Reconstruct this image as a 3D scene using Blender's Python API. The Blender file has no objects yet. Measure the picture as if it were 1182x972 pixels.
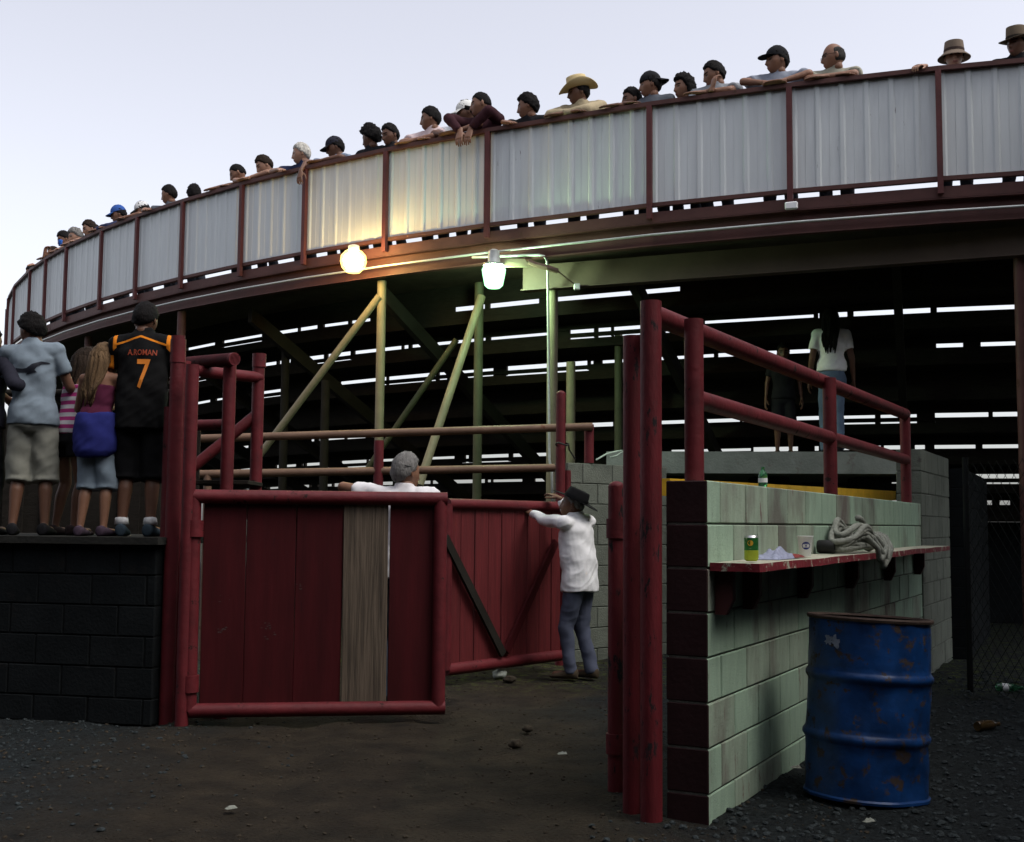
import bpy, bmesh, math, random
import numpy as np
from mathutils import Vector, Matrix, noise as mnoise
from mathutils.bvhtree import BVHTree
random.seed(7); RNG = np.random.default_rng(7)
S = bpy.context.scene; COL = S.collection; R = math.radians; PI = math.pi
# ------------------------------------------------------------------ camera
F, W, H, CH = 1380.0, 1182.0, 972.0, 1.33          # focal length in photo pixels, photo size, eye height
PITCH = math.atan(117.2 / F); ROLL = 0.00868
fw = Vector((0, math.cos(PITCH), math.sin(PITCH))); up0 = Vector((0, -math.sin(PITCH), math.cos(PITCH))); r0 = Vector((1, 0, 0))
rt = r0 * math.cos(ROLL) + up0 * math.sin(ROLL); up = -r0 * math.sin(ROLL) + up0 * math.cos(ROLL)
EYE = Vector((0, 0, CH))
cd = bpy.data.cameras.new('camera'); cam = bpy.data.objects.new('camera', cd); COL.objects.link(cam)
cd.sensor_fit = 'HORIZONTAL'; cd.sensor_width = 36; cd.lens = F / W * 36; cd.clip_start = .05; cd.clip_end = 5000
cam.matrix_world = Matrix((( rt.x, up.x, -fw.x, 0), (rt.y, up.y, -fw.y, 0), (rt.z, up.z, -fw.z, CH), (0, 0, 0, 1)))
S.camera = cam
# ------------------------------------------------------------------ sky, sun, exposure
SUN_EL, SUN_AZ = 56.0, 118.0        # azimuth clockwise from +Y (the viewing direction): behind the camera, to the right
wd = bpy.data.worlds.new('World'); S.world = wd; wd.use_nodes = True
nt = wd.node_tree; bg = nt.nodes['Background']
sk = nt.nodes.new('ShaderNodeTexSky'); sk.sky_type = 'NISHITA'; sk.sun_disc = False
sk.sun_elevation = R(SUN_EL); sk.sun_rotation = R(SUN_AZ); sk.air_density = 1.0; sk.dust_density = 3.0; sk.ozone_density = 2.0
hs = nt.nodes.new('ShaderNodeHueSaturation'); hs.inputs['Saturation'].default_value = .28; hs.inputs['Hue'].default_value = .525; hs.inputs['Value'].default_value = 1.0
nt.links.new(sk.outputs[0], hs.inputs['Color']); nt.links.new(hs.outputs[0], bg.inputs['Color'])
bg.inputs['Strength'].default_value = .15
sl = bpy.data.lights.new('sun', 'SUN'); sl.energy = .7; sl.angle = R(22); sl.color = (1, .93, .84)
sun = bpy.data.objects.new('sun', sl); COL.objects.link(sun)
sd = Vector((math.sin(R(SUN_AZ)) * math.cos(R(SUN_EL)), math.cos(R(SUN_AZ)) * math.cos(R(SUN_EL)), math.sin(R(SUN_EL))))
sun.rotation_euler = sd.to_track_quat('Z', 'Y').to_euler(); sun.location = sd * 60
vs = S.view_settings; vs.view_transform = 'Standard'; vs.look = 'None'; vs.gamma = 1; vs.exposure = 0.82; vs.use_curve_mapping = False
# ------------------------------------------------------------------ picture helpers
def ray(px, py): return fw + rt * ((px - W / 2) / F) - up * ((py - H / 2) / F)
def P(px, py, Y): d = ray(px, py); return EYE + d * (Y / d.y)            # point at depth Y
def G(px, py, z=0.0): d = ray(px, py); return EYE + d * ((z - CH) / d.z)  # point at height z
# ------------------------------------------------------------------ materials
MATS = {}
def mat(name, col, rough=.7, var=.25, scale=6.0, col2=None, thr=None, bump=.15, bscale=40.0, metal=0.0, spec=.3, streak=None, emit=None, es=0, detail=6, sss=0, wst=None):
    """Principled material: base colour varied by noise; col2 shows where a second noise passes thr (chips, rust, stains)."""
    if name in MATS: return MATS[name]
    m = bpy.data.materials.new(name); m.use_nodes = True; MATS[name] = m
    t = m.node_tree; n = t.nodes; b = n['Principled BSDF']; L = t.links.new
    b.inputs['Roughness'].default_value = rough; b.inputs['Metallic'].default_value = metal
    b.inputs['Specular IOR Level'].default_value = spec
    tc = n.new('ShaderNodeTexCoord'); oi = n.new('ShaderNodeObjectInfo')
    off = n.new('ShaderNodeVectorMath'); off.operation = 'ADD'
    sc_ = n.new('ShaderNodeVectorMath'); sc_.operation = 'SCALE'; sc_.inputs['Scale'].default_value = 9.0
    cm = n.new('ShaderNodeCombineXYZ')
    for i in range(3): L(oi.outputs['Random'], cm.inputs[i])
    L(cm.outputs[0], sc_.inputs[0]); L(tc.outputs['Object'], off.inputs[0]); L(sc_.outputs[0], off.inputs[1])
    src = off.outputs[0]
    if streak:
        mp = n.new('ShaderNodeMapping'); mp.inputs['Scale'].default_value = streak; L(src, mp.inputs[0]); src1 = mp.outputs[0]
    else: src1 = src
    nz = n.new('ShaderNodeTexNoise'); nz.inputs['Scale'].default_value = scale; nz.inputs['Detail'].default_value = detail; nz.inputs['Roughness'].default_value = .62
    L(src1, nz.inputs['Vector'])
    cr = n.new('ShaderNodeValToRGB'); e = cr.color_ramp.elements
    e[0].position = .28; e[1].position = .72
    e[0].color = (*[c * (1 - var) for c in col], 1); e[1].color = (*[min(1, c * (1 + var)) for c in col], 1)
    L(nz.outputs['Fac'], cr.inputs[0]); cout = cr.outputs[0]
    if col2:
        n2 = n.new('ShaderNodeTexNoise'); n2.inputs['Scale'].default_value = scale * 1.7; n2.inputs['Detail'].default_value = 8; n2.inputs['Roughness'].default_value = .7
        L(src1, n2.inputs['Vector'])
        r2 = n.new('ShaderNodeMapRange'); r2.inputs['From Min'].default_value = thr; r2.inputs['From Max'].default_value = thr + .05
        L(n2.outputs['Fac'], r2.inputs['Value'])
        mx = n.new('ShaderNodeMix'); mx.data_type = 'RGBA'
        L(r2.outputs[0], mx.inputs['Factor']); L(cout, mx.inputs['A']); mx.inputs['B'].default_value = (*col2, 1); cout = mx.outputs['Result']
        rr = n.new('ShaderNodeMapRange'); rr.inputs['To Min'].default_value = rough; rr.inputs['To Max'].default_value = min(1, rough + .35)
        L(r2.outputs[0], rr.inputs['Value']); L(rr.outputs[0], b.inputs['Roughness'])
    if wst:      # large stains that run over several pieces, in place coordinates
        ge = n.new('ShaderNodeNewGeometry'); wm = n.new('ShaderNodeMapping'); wm.inputs['Scale'].default_value = wst[2]; L(ge.outputs['Position'], wm.inputs[0])
        wn = n.new('ShaderNodeTexNoise'); wn.inputs['Scale'].default_value = 1.0; wn.inputs['Detail'].default_value = 5; wn.inputs['Roughness'].default_value = .6; L(wm.outputs[0], wn.inputs['Vector'])
        wr_ = n.new('ShaderNodeMapRange'); wr_.inputs['From Min'].default_value = wst[1]; wr_.inputs['From Max'].default_value = wst[1] + .16; wr_.inputs['To Max'].default_value = .8; L(wn.outputs['Fac'], wr_.inputs['Value'])
        wx = n.new('ShaderNodeMix'); wx.data_type = 'RGBA'; L(wr_.outputs[0], wx.inputs['Factor']); L(cout, wx.inputs['A']); wx.inputs['B'].default_value = (*wst[0], 1); cout = wx.outputs['Result']
    L(cout, b.inputs['Base Color'])
    if bump:
        nb = n.new('ShaderNodeTexNoise'); nb.inputs['Scale'].default_value = bscale; nb.inputs['Detail'].default_value = 5; L(src1 if streak else src, nb.inputs['Vector'])
        bp = n.new('ShaderNodeBump'); bp.inputs['Strength'].default_value = bump; bp.inputs['Distance'].default_value = .02
        L(nb.outputs['Fac'], bp.inputs['Height']); L(bp.outputs[0], b.inputs['Normal'])
    if emit: b.inputs['Emission Color'].default_value = (*emit, 1); b.inputs['Emission Strength'].default_value = es
    if sss: b.inputs['Subsurface Weight'].default_value = sss; b.inputs['Subsurface Radius'].default_value = (.02, .008, .004); b.inputs['Subsurface Scale'].default_value = .3
    return m
RED = mat('red_pipe_paint', (.098, .0095, .0135), .62, .3, 5, (.022, .012, .011), .61, .2, 26, spec=.3)
REDW = mat('worn_red_pipe_paint', (.105, .010, .0145), .58, .3, 4, (.012, .010, .012), .575, .2, 30, streak=(3, 3, .9))
REDB = mat('red_board_paint', (.044, .0038, .0055), .62, .35, 2.2, (.022, .008, .010), .66, .10, 9, streak=(4, 4, .5), spec=.18)
REDB2 = mat('faded_red_board_paint', (.105, .013, .0155), .65, .3, 3, (.11, .05, .05), .70, .25, 14, streak=(9, 9, .6))
REDD = mat('dark_red_block_paint', (.022, .009, .010), .75, .25, 5, (.05, .035, .033), .74, .12, 40, spec=.15)
BROWN = mat('brown_red_steel_paint', (.075, .028, .024), .6, .25, 3, (.06, .03, .02), .62, .12, 25)
OLIVED = mat('dull_olive_steel_paint', (.06, .06, .035), .65, .25, 4, (.03, .022, .015), .66, .12, 25)
OLIVE = mat('tan_steel_paint', (.19, .165, .11), .55, .2, 4, (.12, .07, .04), .70, .12, 25)
PIPEB = mat('rusty_tan_pipe', (.14, .082, .054), .55, .25, 5, (.12, .05, .03), .6, .15, 30)
DARKST = mat('dark_structural_steel', (.02, .018, .015), .8, .25, 4, bump=.1, spec=.1)
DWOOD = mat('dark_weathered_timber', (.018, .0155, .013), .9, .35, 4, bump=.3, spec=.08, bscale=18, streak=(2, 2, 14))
PANEL = mat('off_white_sheet_metal', (.55, .58, .59), .48, .07, 2.2, (.30, .27, .25), .76, .04, 8, spec=.35, streak=(6, 6, .45))
PANEL2 = mat('scratched_sheet_metal', (.54, .57, .58), .48, .08, 2.4, (.12, .10, .10), .665, .05, 8, spec=.35, streak=(7, 7, .8))
GALV = mat('galvanised_conduit', (.55, .58, .56), .35, .12, 20, metal=.35, bump=.03)
BLOCK = mat('pale_green_painted_block', (.33, .455, .345), .85, .14, 3.2, (.20, .24, .18), .63, .55, 70, streak=(5, 5, 1.3), wst=((.105, .075, .075), .50, (1.1, 1.1, .7)))
BLOCK2 = mat('pink_stained_painted_block', (.32, .40, .31), .85, .18, 2.6, (.20, .13, .115), .61, .55, 70, streak=(5, 5, .9), wst=((.115, .07, .072), .48, (1.6, 1.6, .8)))
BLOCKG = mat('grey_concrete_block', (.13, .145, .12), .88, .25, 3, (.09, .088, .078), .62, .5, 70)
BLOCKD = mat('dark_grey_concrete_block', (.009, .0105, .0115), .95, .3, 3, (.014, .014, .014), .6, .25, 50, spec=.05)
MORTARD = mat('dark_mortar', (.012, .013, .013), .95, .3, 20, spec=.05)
MORTAR = mat('grey_mortar', (.10, .105, .09), .95, .3, 20, bump=.4, bscale=80)
CONC = mat('grey_concrete', (.24, .26, .23), .85, .25, 3, (.2, .19, .17), .6, .3, 40)
WOODG = mat('bare_weathered_plank', (.085, .064, .047), .8, .6, 2.4, (.022, .016, .012), .66, .4, 6, streak=(16, 16, .7))
SHELF = mat('peeling_shelf_paint', (.42, .42, .33), .75, .22, 9, (.22, .03, .035), .575, .3, 30)
SHELFR = mat('red_shelf_edge_paint', (.17, .016, .024), .7, .25, 8, (.40, .40, .31), .56, .3, 30)
BRACK = mat('dark_red_bracket_paint', (.06, .016, .016), .7, .3, 8)
BLUE = mat('blue_drum_paint', (.004, .035, .135), .42, .5, 8, (.04, .026, .02), .555, .14, 22, spec=.4)
RUST = mat('rusty_drum_steel', (.05, .032, .025), .8, .4, 12, bump=.3)
YELLOW = mat('yellow_board_paint', (.72, .42, .03), .6, .2, 6)
WHITE = mat('white_paint', (.75, .76, .76), .5, .05, 8, bump=.02)
BLACKM = mat('black_rubber', (.012, .012, .012), .6, .2, 10)
ROPE = mat('grey_rope_fibre', (.21, .22, .19), .9, .3, 30, (.14, .13, .11), .62, .4, 120)
# ------------------------------------------------------------------ mesh helpers
class MB:
    def __init__(s): s.v = []; s.f = []; s.m = []
    def add(s, verts, faces, mi=0):
        o = len(s.v); s.v += [tuple(v) for v in verts]; s.f += [tuple(i + o for i in f) for f in faces]; s.m += [mi] * len(faces); return s
    def box(s, c, sz, M=None, mi=0, bev=0):
        x, y, z = [q / 2 for q in sz]; c = Vector(c)
        if bev:
            b = bev; vs_ = []; 
            for sx in (-1, 1):
                for sy in (-1, 1):
                    for sz_ in (-1, 1):
                        vs_ += [Vector((sx * x, sy * (y - b), sz_ * (z - b))), Vector((sx * (x - b), sy * y, sz_ * (z - b))), Vector((sx * (x - b), sy * (y - b), sz_ * z))]
            bm = bmesh.new()
            for v in vs_: bm.verts.new(v)
            bmesh.ops.convex_hull(bm, input=bm.verts); bm.verts.index_update()
            bmesh.ops.recalc_face_normals(bm, faces=bm.faces)
            V = [v.co.copy() for v in bm.verts]; FF = [[v.index for v in f.verts] for f in bm.faces]; bm.free()
        else:
            V = [Vector((a * x, b_ * y, d * z)) for a in (-1, 1) for b_ in (-1, 1) for d in (-1, 1)]
            FF = [(0, 1, 3, 2), (4, 6, 7, 5), (0, 4, 5, 1), (2, 3, 7, 6), (0, 2, 6, 4), (1, 5, 7, 3)]
        if M is not None: V = [M @ v for v in V]
        return s.add([v + c for v in V], FF, mi)
    def prism(s, poly, d, mi=0):       # poly: 3D points, d: extrusion vector
        n = len(poly); d = Vector(d); V = [Vector(p) for p in poly]; V += [p + d for p in V]
        return s.add(V, [tuple(range(n))[::-1], tuple(range(n, 2 * n))] + [(i, (i + 1) % n, n + (i + 1) % n, n + i) for i in range(n)], mi)
    def rings(s, rs, mi=0, cap=True, closed=False):
        n = len(rs[0]); V = [p for r_ in rs for p in r_]; FF = []
        m = len(rs)
        for i in range(m if closed else m - 1):
            a = i * n; b = ((i + 1) % m) * n
            for j in range(n): k = (j + 1) % n; FF.append((a + j, a + k, b + k, b + j))
        if cap and not closed: FF += [tuple(range(n))[::-1], tuple(range((m - 1) * n, m * n))]
        return s.add(V, FF, mi)
    def tube(s, pts, r, n=10, mi=0, cap=True, closed=False):
        pts = [Vector(p) for p in pts]; rs = r if isinstance(r, (list, tuple)) else [r] * len(pts)
        out = []; prev = None; N = len(pts)
        for i, p in enumerate(pts):
            if closed: t = pts[(i + 1) % N] - pts[i - 1]
            else: t = (pts[min(i + 1, N - 1)] - pts[max(i - 1, 0)])
            if t.length < 1e-9: t = Vector((0, 0, 1))
            t.normalize()
            if prev is None: a = t.orthogonal().normalized()
            else: a = (prev - t * prev.dot(t)); a = a.normalized() if a.length > 1e-6 else t.orthogonal().normalized()
            prev = a; b = t.cross(a)
            out.append([p + (a * math.cos(2 * PI * k / n) + b * math.sin(2 * PI * k / n)) * rs[i] for k in range(n)])
        return s.rings(out, mi, cap, closed)
    def lathe(s, prof, n=32, M=None, mi=0, cap=True, sx=1, sy=1):
        rs = [[Vector((r_ * math.cos(2 * PI * k / n) * sx, r_ * math.sin(2 * PI * k / n) * sy, z)) for k in range(n)] for r_, z in prof]
        if M is not None: rs = [[M @ p for p in q] for q in rs]
        return s.rings(rs, mi, cap)
    def ell(s, c, rad, M=None, n=16, m=10, mi=0):
        c = Vector(c); rs = []
        for i in range(m + 1):
            ph = -PI / 2 + PI * i / m; cr_ = max(math.cos(ph), .02)
            q = [Vector((rad[0] * cr_ * math.cos(2 * PI * k / n), rad[1] * cr_ * math.sin(2 * PI * k / n), rad[2] * math.sin(ph))) for k in range(n)]
            rs.append([(M @ p if M is not None else p) + c for p in q])
        return s.rings(rs, mi)
    def cap(s, a, b, ra, rb, n=12, mi=0):    # tapered capsule
        a = Vector(a); b = Vector(b); d = b - a; L_ = d.length
        if L_ < 1e-6: return s.ell(a, (ra, ra, ra), None, n, 8, mi)
        d.normalize(); pts = []; rr = []
        for i in range(5): t = PI / 2 * i / 4; pts.append(a - d * ra * math.cos(t)); rr.append(max(ra * math.sin(t), ra * .05))
        for i in range(5): t = PI / 2 * i / 4; pts.append(b + d * rb * math.sin(t)); rr.append(max(rb * math.cos(t), rb * .05))
        return s.tube(pts, rr, n, mi)
    def mesh(s, name, mats, smooth=False):
        me = bpy.data.meshes.new(name); me.from_pydata([tuple(v) for v in s.v], [], s.f)
        for m_ in (mats if isinstance(mats, (list, tuple)) else [mats]): me.materials.append(m_)
        if any(s.m): me.polygons.foreach_set('material_index', s.m)
        if smooth: me.shade_smooth() if smooth is True else smooth_by_angle(me, smooth)
        me.update(); return me
    def build(s, name, mats, parent=None, smooth=False, loc=None, world=True):
        me = s.mesh(name, mats, smooth)
        if parent is not None and world: me.transform(root_matrix(parent).inverted())
        return link(name, me, parent, loc)
def root_matrix(o):
    while o.parent is not None: o = o.parent
    return Matrix.Translation(o.location) @ Matrix.Rotation(o.rotation_euler[2], 4, 'Z')
def smooth_by_angle(me, deg):
    me.shade_smooth(); me.set_sharp_from_angle(angle=R(deg))
def link(name, me, parent=None, loc=None):
    o = bpy.data.objects.new(name, me); COL.objects.link(o)
    if parent is not None: o.parent = parent
    if loc is not None: o.location = loc
    return o
def tag(o, label=None, cat=None, group=None, kind=None):
    if label: o['label'] = label
    if cat: o['category'] = cat
    if group: o['group'] = group
    if kind: o['kind'] = kind
    return o
def thing(name, label, cat, loc=(0, 0, 0), rz=0, group=None):
    o = bpy.data.objects.new(name, None); COL.objects.link(o); o.location = loc; o.rotation_euler = (0, 0, rz); o.empty_display_size = .2
    return tag(o, label, cat, group)
def pipe(a, b, r, name='pipe', m=None, parent=None, n=14, extra=None):
    mb = MB().tube([a, b], r, n)
    if extra: extra(mb)
    return mb.build(name, m or RED, parent, 40)
# ================================================================== GROUND
def ground_z(x, y):
    q = Vector((x, y, 0))
    k = 1.0 / (1.0 + max(0, abs(x) - 9) + max(0, y - 16))
    rut = 0.0
    for x0, w in ((-1.5, .13), (-.15, .14), (-2.6, .16)):
        c = x0 + .35 * math.sin(y * .45 + x0) - .10 * (y - 6); rut -= .020 * math.exp(-((x - c) / w) ** 2) - .010 * math.exp(-((x - c - 2.1 * w) / (w * .8)) ** 2)
    return k * (rut + .010 * mnoise.noise(q * 4.6 + Vector((2, 9, 0))) + .022 * mnoise.noise(q * .9) + .014 * mnoise.noise(q * 2.7 + Vector((5, 1, 0))) + .008 * mnoise.noise(q * 8.3) + .004 * mnoise.noise(q * 21))
def axis(lo, hi, st, far):
    a = list(np.arange(lo, hi + 1e-6, st)); d = st; x = hi
    while x < far: d *= 1.35; x += d; a.append(x)
    d = st; x = lo
    while x > -far: d *= 1.35; x -= d; a.insert(0, x)
    return a
GX = axis(-5.2, 4.6, .055, 2500); GY = axis(3.2, 12.5, .055, 2500)
GV = [(x, y, ground_z(x, y) - .02) for y in GY for x in GX]; nx = len(GX)
GF = [(j * nx + i, j * nx + i + 1, (j + 1) * nx + i + 1, (j + 1) * nx + i) for j in range(len(GY) - 1) for i in range(nx - 1)]
gm = bpy.data.materials.new('trodden_dirt_and_gravel'); gm.use_nodes = True
def ground_material():
    t = gm.node_tree; n = t.nodes; L = t.links.new; b = n['Principled BSDF']; b.inputs['Roughness'].default_value = .92; b.inputs['Specular IOR Level'].default_value = .2
    tc = n.new('ShaderNodeTexCoord')
    def nz(scale, det=6, rough=.6):
        q = n.new('ShaderNodeTexNoise'); q.inputs['Scale'].default_value = scale; q.inputs['Detail'].default_value = det; q.inputs['Roughness'].default_value = rough; L(tc.outputs['Object'], q.inputs['Vector']); return q
    def ramp(src, a, ca, c, cc):
        r_ = n.new('ShaderNodeValToRGB'); e = r_.color_ramp.elements; e[0].position = a; e[0].color = (*ca, 1); e[1].position = c; e[1].color = (*cc, 1); L(src, r_.inputs[0]); return r_
    def mix(f, a, c):
        m_ = n.new('ShaderNodeMix'); m_.data_type = 'RGBA'; L(f, m_.inputs['Factor']); L(a, m_.inputs['A']); L(c, m_.inputs['B']); return m_.outputs['Result']
    dirt = ramp(nz(3.5, 8).outputs['Fac'], .3, (.013, .0098, .0062), .72, (.044, .033, .0205))
    vo = n.new('ShaderNodeTexVoronoi'); vo.inputs['Scale'].default_value = 46; L(tc.outputs['Object'], vo.inputs['Vector'])
    grav = ramp(vo.outputs['Color'], .1, (.004, .0055, .006), .9, (.019, .025, .027))
    sx = n.new('ShaderNodeSeparateXYZ'); L(tc.outputs['Object'], sx.inputs[0])
    # the gravel lies right of the gateway and along the left wall; the gateway itself is trodden dirt
    big = nz(.9, 4)
    ad = n.new('ShaderNodeMath'); ad.operation = 'MULTIPLY_ADD'; L(big.outputs['Fac'], ad.inputs[0]); ad.inputs[1].default_value = 1.6; ad.inputs[2].default_value = -.8
    xx = n.new('ShaderNodeMath'); xx.operation = 'ADD'; L(sx.outputs['X'], xx.inputs[0]); L(ad.outputs[0], xx.inputs[1])
    mr = n.new('ShaderNodeMapRange'); mr.inputs['From Min'].default_value = .35; mr.inputs['From Max'].default_value = 1.0; L(xx.outputs[0], mr.inputs['Value'])
    ml = n.new('ShaderNodeMapRange'); ml.inputs['From Min'].default_value = -1.7; ml.inputs['From Max'].default_value = -2.7; L(xx.outputs[0], ml.inputs['Value'])
    mm = n.new('ShaderNodeMath'); mm.operation = 'MAXIMUM'; L(mr.outputs[0], mm.inputs[0]); L(ml.outputs[0], mm.inputs[1])
    c1 = mix(mm.outputs[0], dirt.outputs[0], grav.outputs[0])
    # damp dark patches with ragged edges
    wet = nz(.75, 5, .7); mw = n.new('ShaderNodeMapRange'); mw.inputs['From Min'].default_value = .60; mw.inputs['From Max'].default_value = .64; L(wet.outputs['Fac'], mw.inputs['Value'])
    dk = n.new('ShaderNodeMix'); dk.data_type = 'RGBA'; dk.blend_type = 'MULTIPLY'; L(mw.outputs[0], dk.inputs['Factor']); L(c1, dk.inputs['A']); dk.inputs['B'].default_value = (.35, .36, .36, 1)
    # thin dry grass showing near the inner gate
    gr = nz(14, 6, .7); mg = n.new('ShaderNodeMapRange'); mg.inputs['From Min'].default_value = .5; mg.inputs['From Max'].default_value = .66; L(gr.outputs['Fac'], mg.inputs['Value'])
    my = n.new('ShaderNodeMapRange'); my.inputs['From Min'].default_value = 9.4; my.inputs['From Max'].default_value = 10.6; L(sx.outputs['Y'], my.inputs['Value'])
    mu = n.new('ShaderNodeMath'); mu.operation = 'MULTIPLY'; L(mg.outputs[0], mu.inputs[0]); L(my.outputs[0], mu.inputs[1])
    g2 = n.new('ShaderNodeMix'); g2.data_type = 'RGBA'; L(mu.outputs[0], g2.inputs['Factor']); L(dk.outputs['Result'], g2.inputs['A']); g2.inputs['B'].default_value = (.07, .09, .015, 1)
    L(g2.outputs['Result'], b.inputs['Base Color'])
    bz = nz(30, 10, .8); bp = n.new('ShaderNodeBump'); bp.inputs['Strength'].default_value = 1.0; bp.inputs['Distance'].default_value = .03; L(bz.outputs['Fac'], bp.inputs['Height'])
    b2 = n.new('ShaderNodeBump'); b2.inputs['Strength'].default_value = .6; b2.inputs['Distance'].default_value = .02; L(vo.outputs['Distance'], b2.inputs['Height']); b2.invert = True; L(bp.outputs[0], b2.inputs['Normal']); L(b2.outputs[0], b.inputs['Normal'])
ground_material()
g_me = bpy.data.meshes.new('ground'); g_me.from_pydata(GV, [], GF); g_me.materials.append(gm); g_me.shade_smooth()
tag(link('ground', g_me), 'trodden dirt and gravel ground', None, None, 'structure')
# loose stones: too many to count
def stones(name, n, region, smin, smax, m, label, seed):
    rg = np.random.default_rng(seed); mb = MB(); k = 0
    g_ = (1 + 5 ** .5) / 2
    base = [Vector(v).normalized() for v in ((-1, g_, 0), (1, g_, 0), (-1, -g_, 0), (1, -g_, 0), (0, -1, g_), (0, 1, g_), (0, -1, -g_), (0, 1, -g_), (g_, 0, -1), (g_, 0, 1), (-g_, 0, -1), (-g_, 0, 1))]
    fc = [(0, 11, 5), (0, 5, 1), (0, 1, 7), (0, 7, 10), (0, 10, 11), (1, 5, 9), (5, 11, 4), (11, 10, 2), (10, 7, 6), (7, 1, 8), (3, 9, 4), (3, 4, 2), (3, 2, 6), (3, 6, 8), (3, 8, 9), (4, 9, 5), (2, 4, 11), (6, 2, 10), (8, 6, 7), (9, 8, 1)]
    while k < n:
        p = region(rg)
        if p is None: continue
        x, y = p; sz = smin + (smax - smin) * rg.random() ** 3
        a = rg.random() * 6.28; c, s_ = math.cos(a), math.sin(a)
        V = []; asp = float(rg.uniform(.8, 1.4))
        for b in base:
            q = b * sz * float(rg.uniform(.78, 1.15)); q.z *= .7; q.x *= asp
            V.append((x + q.x * c - q.y * s_, y + q.x * s_ + q.y * c, ground_z(x, y) - .02 + sz * .22 + q.z))
        mb.add(V, fc); k += 1
    return tag(mb.build(name, m), label, None, None, 'stuff')
GRAV = mat('loose_gravel_stone', (.02, .026, .028), .9, .7, 60, bump=.2)
DIRTS = mat('loose_dirt_clod', (.032, .0245, .016), .95, .5, 40, bump=.3)
def reg_r(rg):
    x, y = rg.uniform(.35, 4.6), 3.3 + 8.0 * rg.random() ** 1.5
    wx = .893 + .466 * (y - 5.5) / .885
    if y > 5.5 and x < wx + .01: return None
    if x < 1.0 and rg.random() > (x - .2) / .8: return None
    return x, y
def reg_l(rg):
    x, y = rg.uniform(-4.6, -1.2), rg.uniform(4.2, 8.9)
    if rg.random() < min(.92, max(0, (x + 3.2) / 1.8)): return None
    return x, y
def reg_c(rg): return rg.uniform(-3.6, 1.6), 3.4 + 9 * rg.random() ** 1.3
stones('gravel', 11000, reg_r, .004, .022, GRAV, 'dark loose gravel around the drum and along the wall', 1)
stones('gravel', 2600, reg_l, .004, .018, GRAV, 'loose gravel at the foot of the left wall', 2)
stones('dirt_clods', 7500, reg_c, .0025, .013, DIRTS, 'small clods of dirt in the gateway', 3)
# ================================================================== BLOCK WALLS
def block_mesh(name, l, t, h, m, seed=0, bev=.006):
    mb = MB().box((0, 0, 0), (l, t, h), bev=bev); return mb.mesh(name, m)
def block_wall(root, org, ang, length, thick, z0, z1, top_full, mats, end_mat=None, course=.2032, bl=.4064, jitter=.002, mcore=MORTAR, half_first=True, rnd=None):
    """Runs from org along ang (radians from +Y clockwise); every block is a part; the mortar core is set back.
    Courses count down from the top when top_full."""
    rnd = rnd or random.Random(3)
    d = Vector((math.sin(ang), math.cos(ang), 0)); nrm = Vector((math.cos(ang), -math.sin(ang), 0))   # nrm: right side of the run
    rz = math.atan2(d.y, d.x)
    zs = []; z = z1
    while z > z0 + 1e-4: zs.append((max(z0, z - course), z)); z -= course
    o = Vector((org[0], org[1], 0))
    core = MB(); M = Matrix.Rotation(rz, 3, 'Z')
    core.box(o + d * (length / 2) - nrm * (thick / 2) + Vector((0, 0, (z0 + z1 - .012) / 2)), (length - .02, thick - .02, z1 - z0 - .012), M)
    core.build('mortar', mcore, root)
    inv = root_matrix(root).inverted(); cache = {}
    for ci, (a, b) in enumerate(zs):
        x = 0.0; first = (ci % 2 == 0) == half_first
        while x < length - .03:
            l = bl / 2 if (x == 0 and first) else bl
            l = min(l, length - x); hh = b - a - .008; ll = l - .012
            endb = x == 0
            mi = (len(mats) - 1) if False else rnd.choice(mats)
            key = (round(ll, 3), round(hh, 3), mi.name, endb)
            if key not in cache:
                mb = MB().box((0, 0, 0), (ll, thick, hh), bev=.005); me = mb.mesh('block', [mi, end_mat or mi])
                if end_mat and endb:
                    me.update(); 
                    for p in me.polygons:
                        if p.normal.x < -.5 : p.material_index = 1
                cache[key] = me
            ob = link('block', cache[key], root)
            pos = o + d * (x + l / 2) - nrm * (thick / 2 + rnd.uniform(-1, 1) * jitter) + Vector((0, 0, (a + b) / 2))
            ob.matrix_local = inv @ Matrix.Translation(pos) @ Matrix.Rotation(rz + rnd.uniform(-1, 1) * .004, 4, 'Z')
            x += l
WANG = math.atan2(.466, .8848); WD = Vector((math.sin(WANG), math.cos(WANG), 0)); WN = Vector((math.cos(WANG), -math.sin(WANG), 0))
WC = Vector((.897, 5.5, 0)); WL = 6.0; WT = .2; WTOP = 1.535
def wp(t, s=0, z=0): return WC + WD * t + WN * s + Vector((0, 0, z))      # along the wall, out from its face, up
rw = thing('block_wall', 'low pale green painted concrete block wall carrying the shelf and red handrail', 'wall', WC)
pk = [BLOCK, BLOCK, BLOCK2]
block_wall(rw, WC, WANG, WL, WT, -.03, WTOP, True, pk, REDD)
tw = thing('block_wall', 'taller grey green block wall end beyond the low wall and drum', 'wall', wp(WL + .004))
block_wall(tw, wp(WL + .004, .01), WANG, 1.75, .22, -.03, 2.03, True, [BLOCKG], BLOCKG)
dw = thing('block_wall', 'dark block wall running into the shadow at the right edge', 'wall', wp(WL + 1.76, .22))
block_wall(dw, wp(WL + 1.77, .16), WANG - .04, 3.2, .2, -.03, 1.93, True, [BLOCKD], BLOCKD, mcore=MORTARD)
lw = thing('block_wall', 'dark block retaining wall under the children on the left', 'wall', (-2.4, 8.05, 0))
A = Vector((-2.36, 8.02, 0)); B = Vector((-5.6, 8.75, 0)); dd = (A - B); la = math.atan2(dd.x, dd.y)
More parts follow.
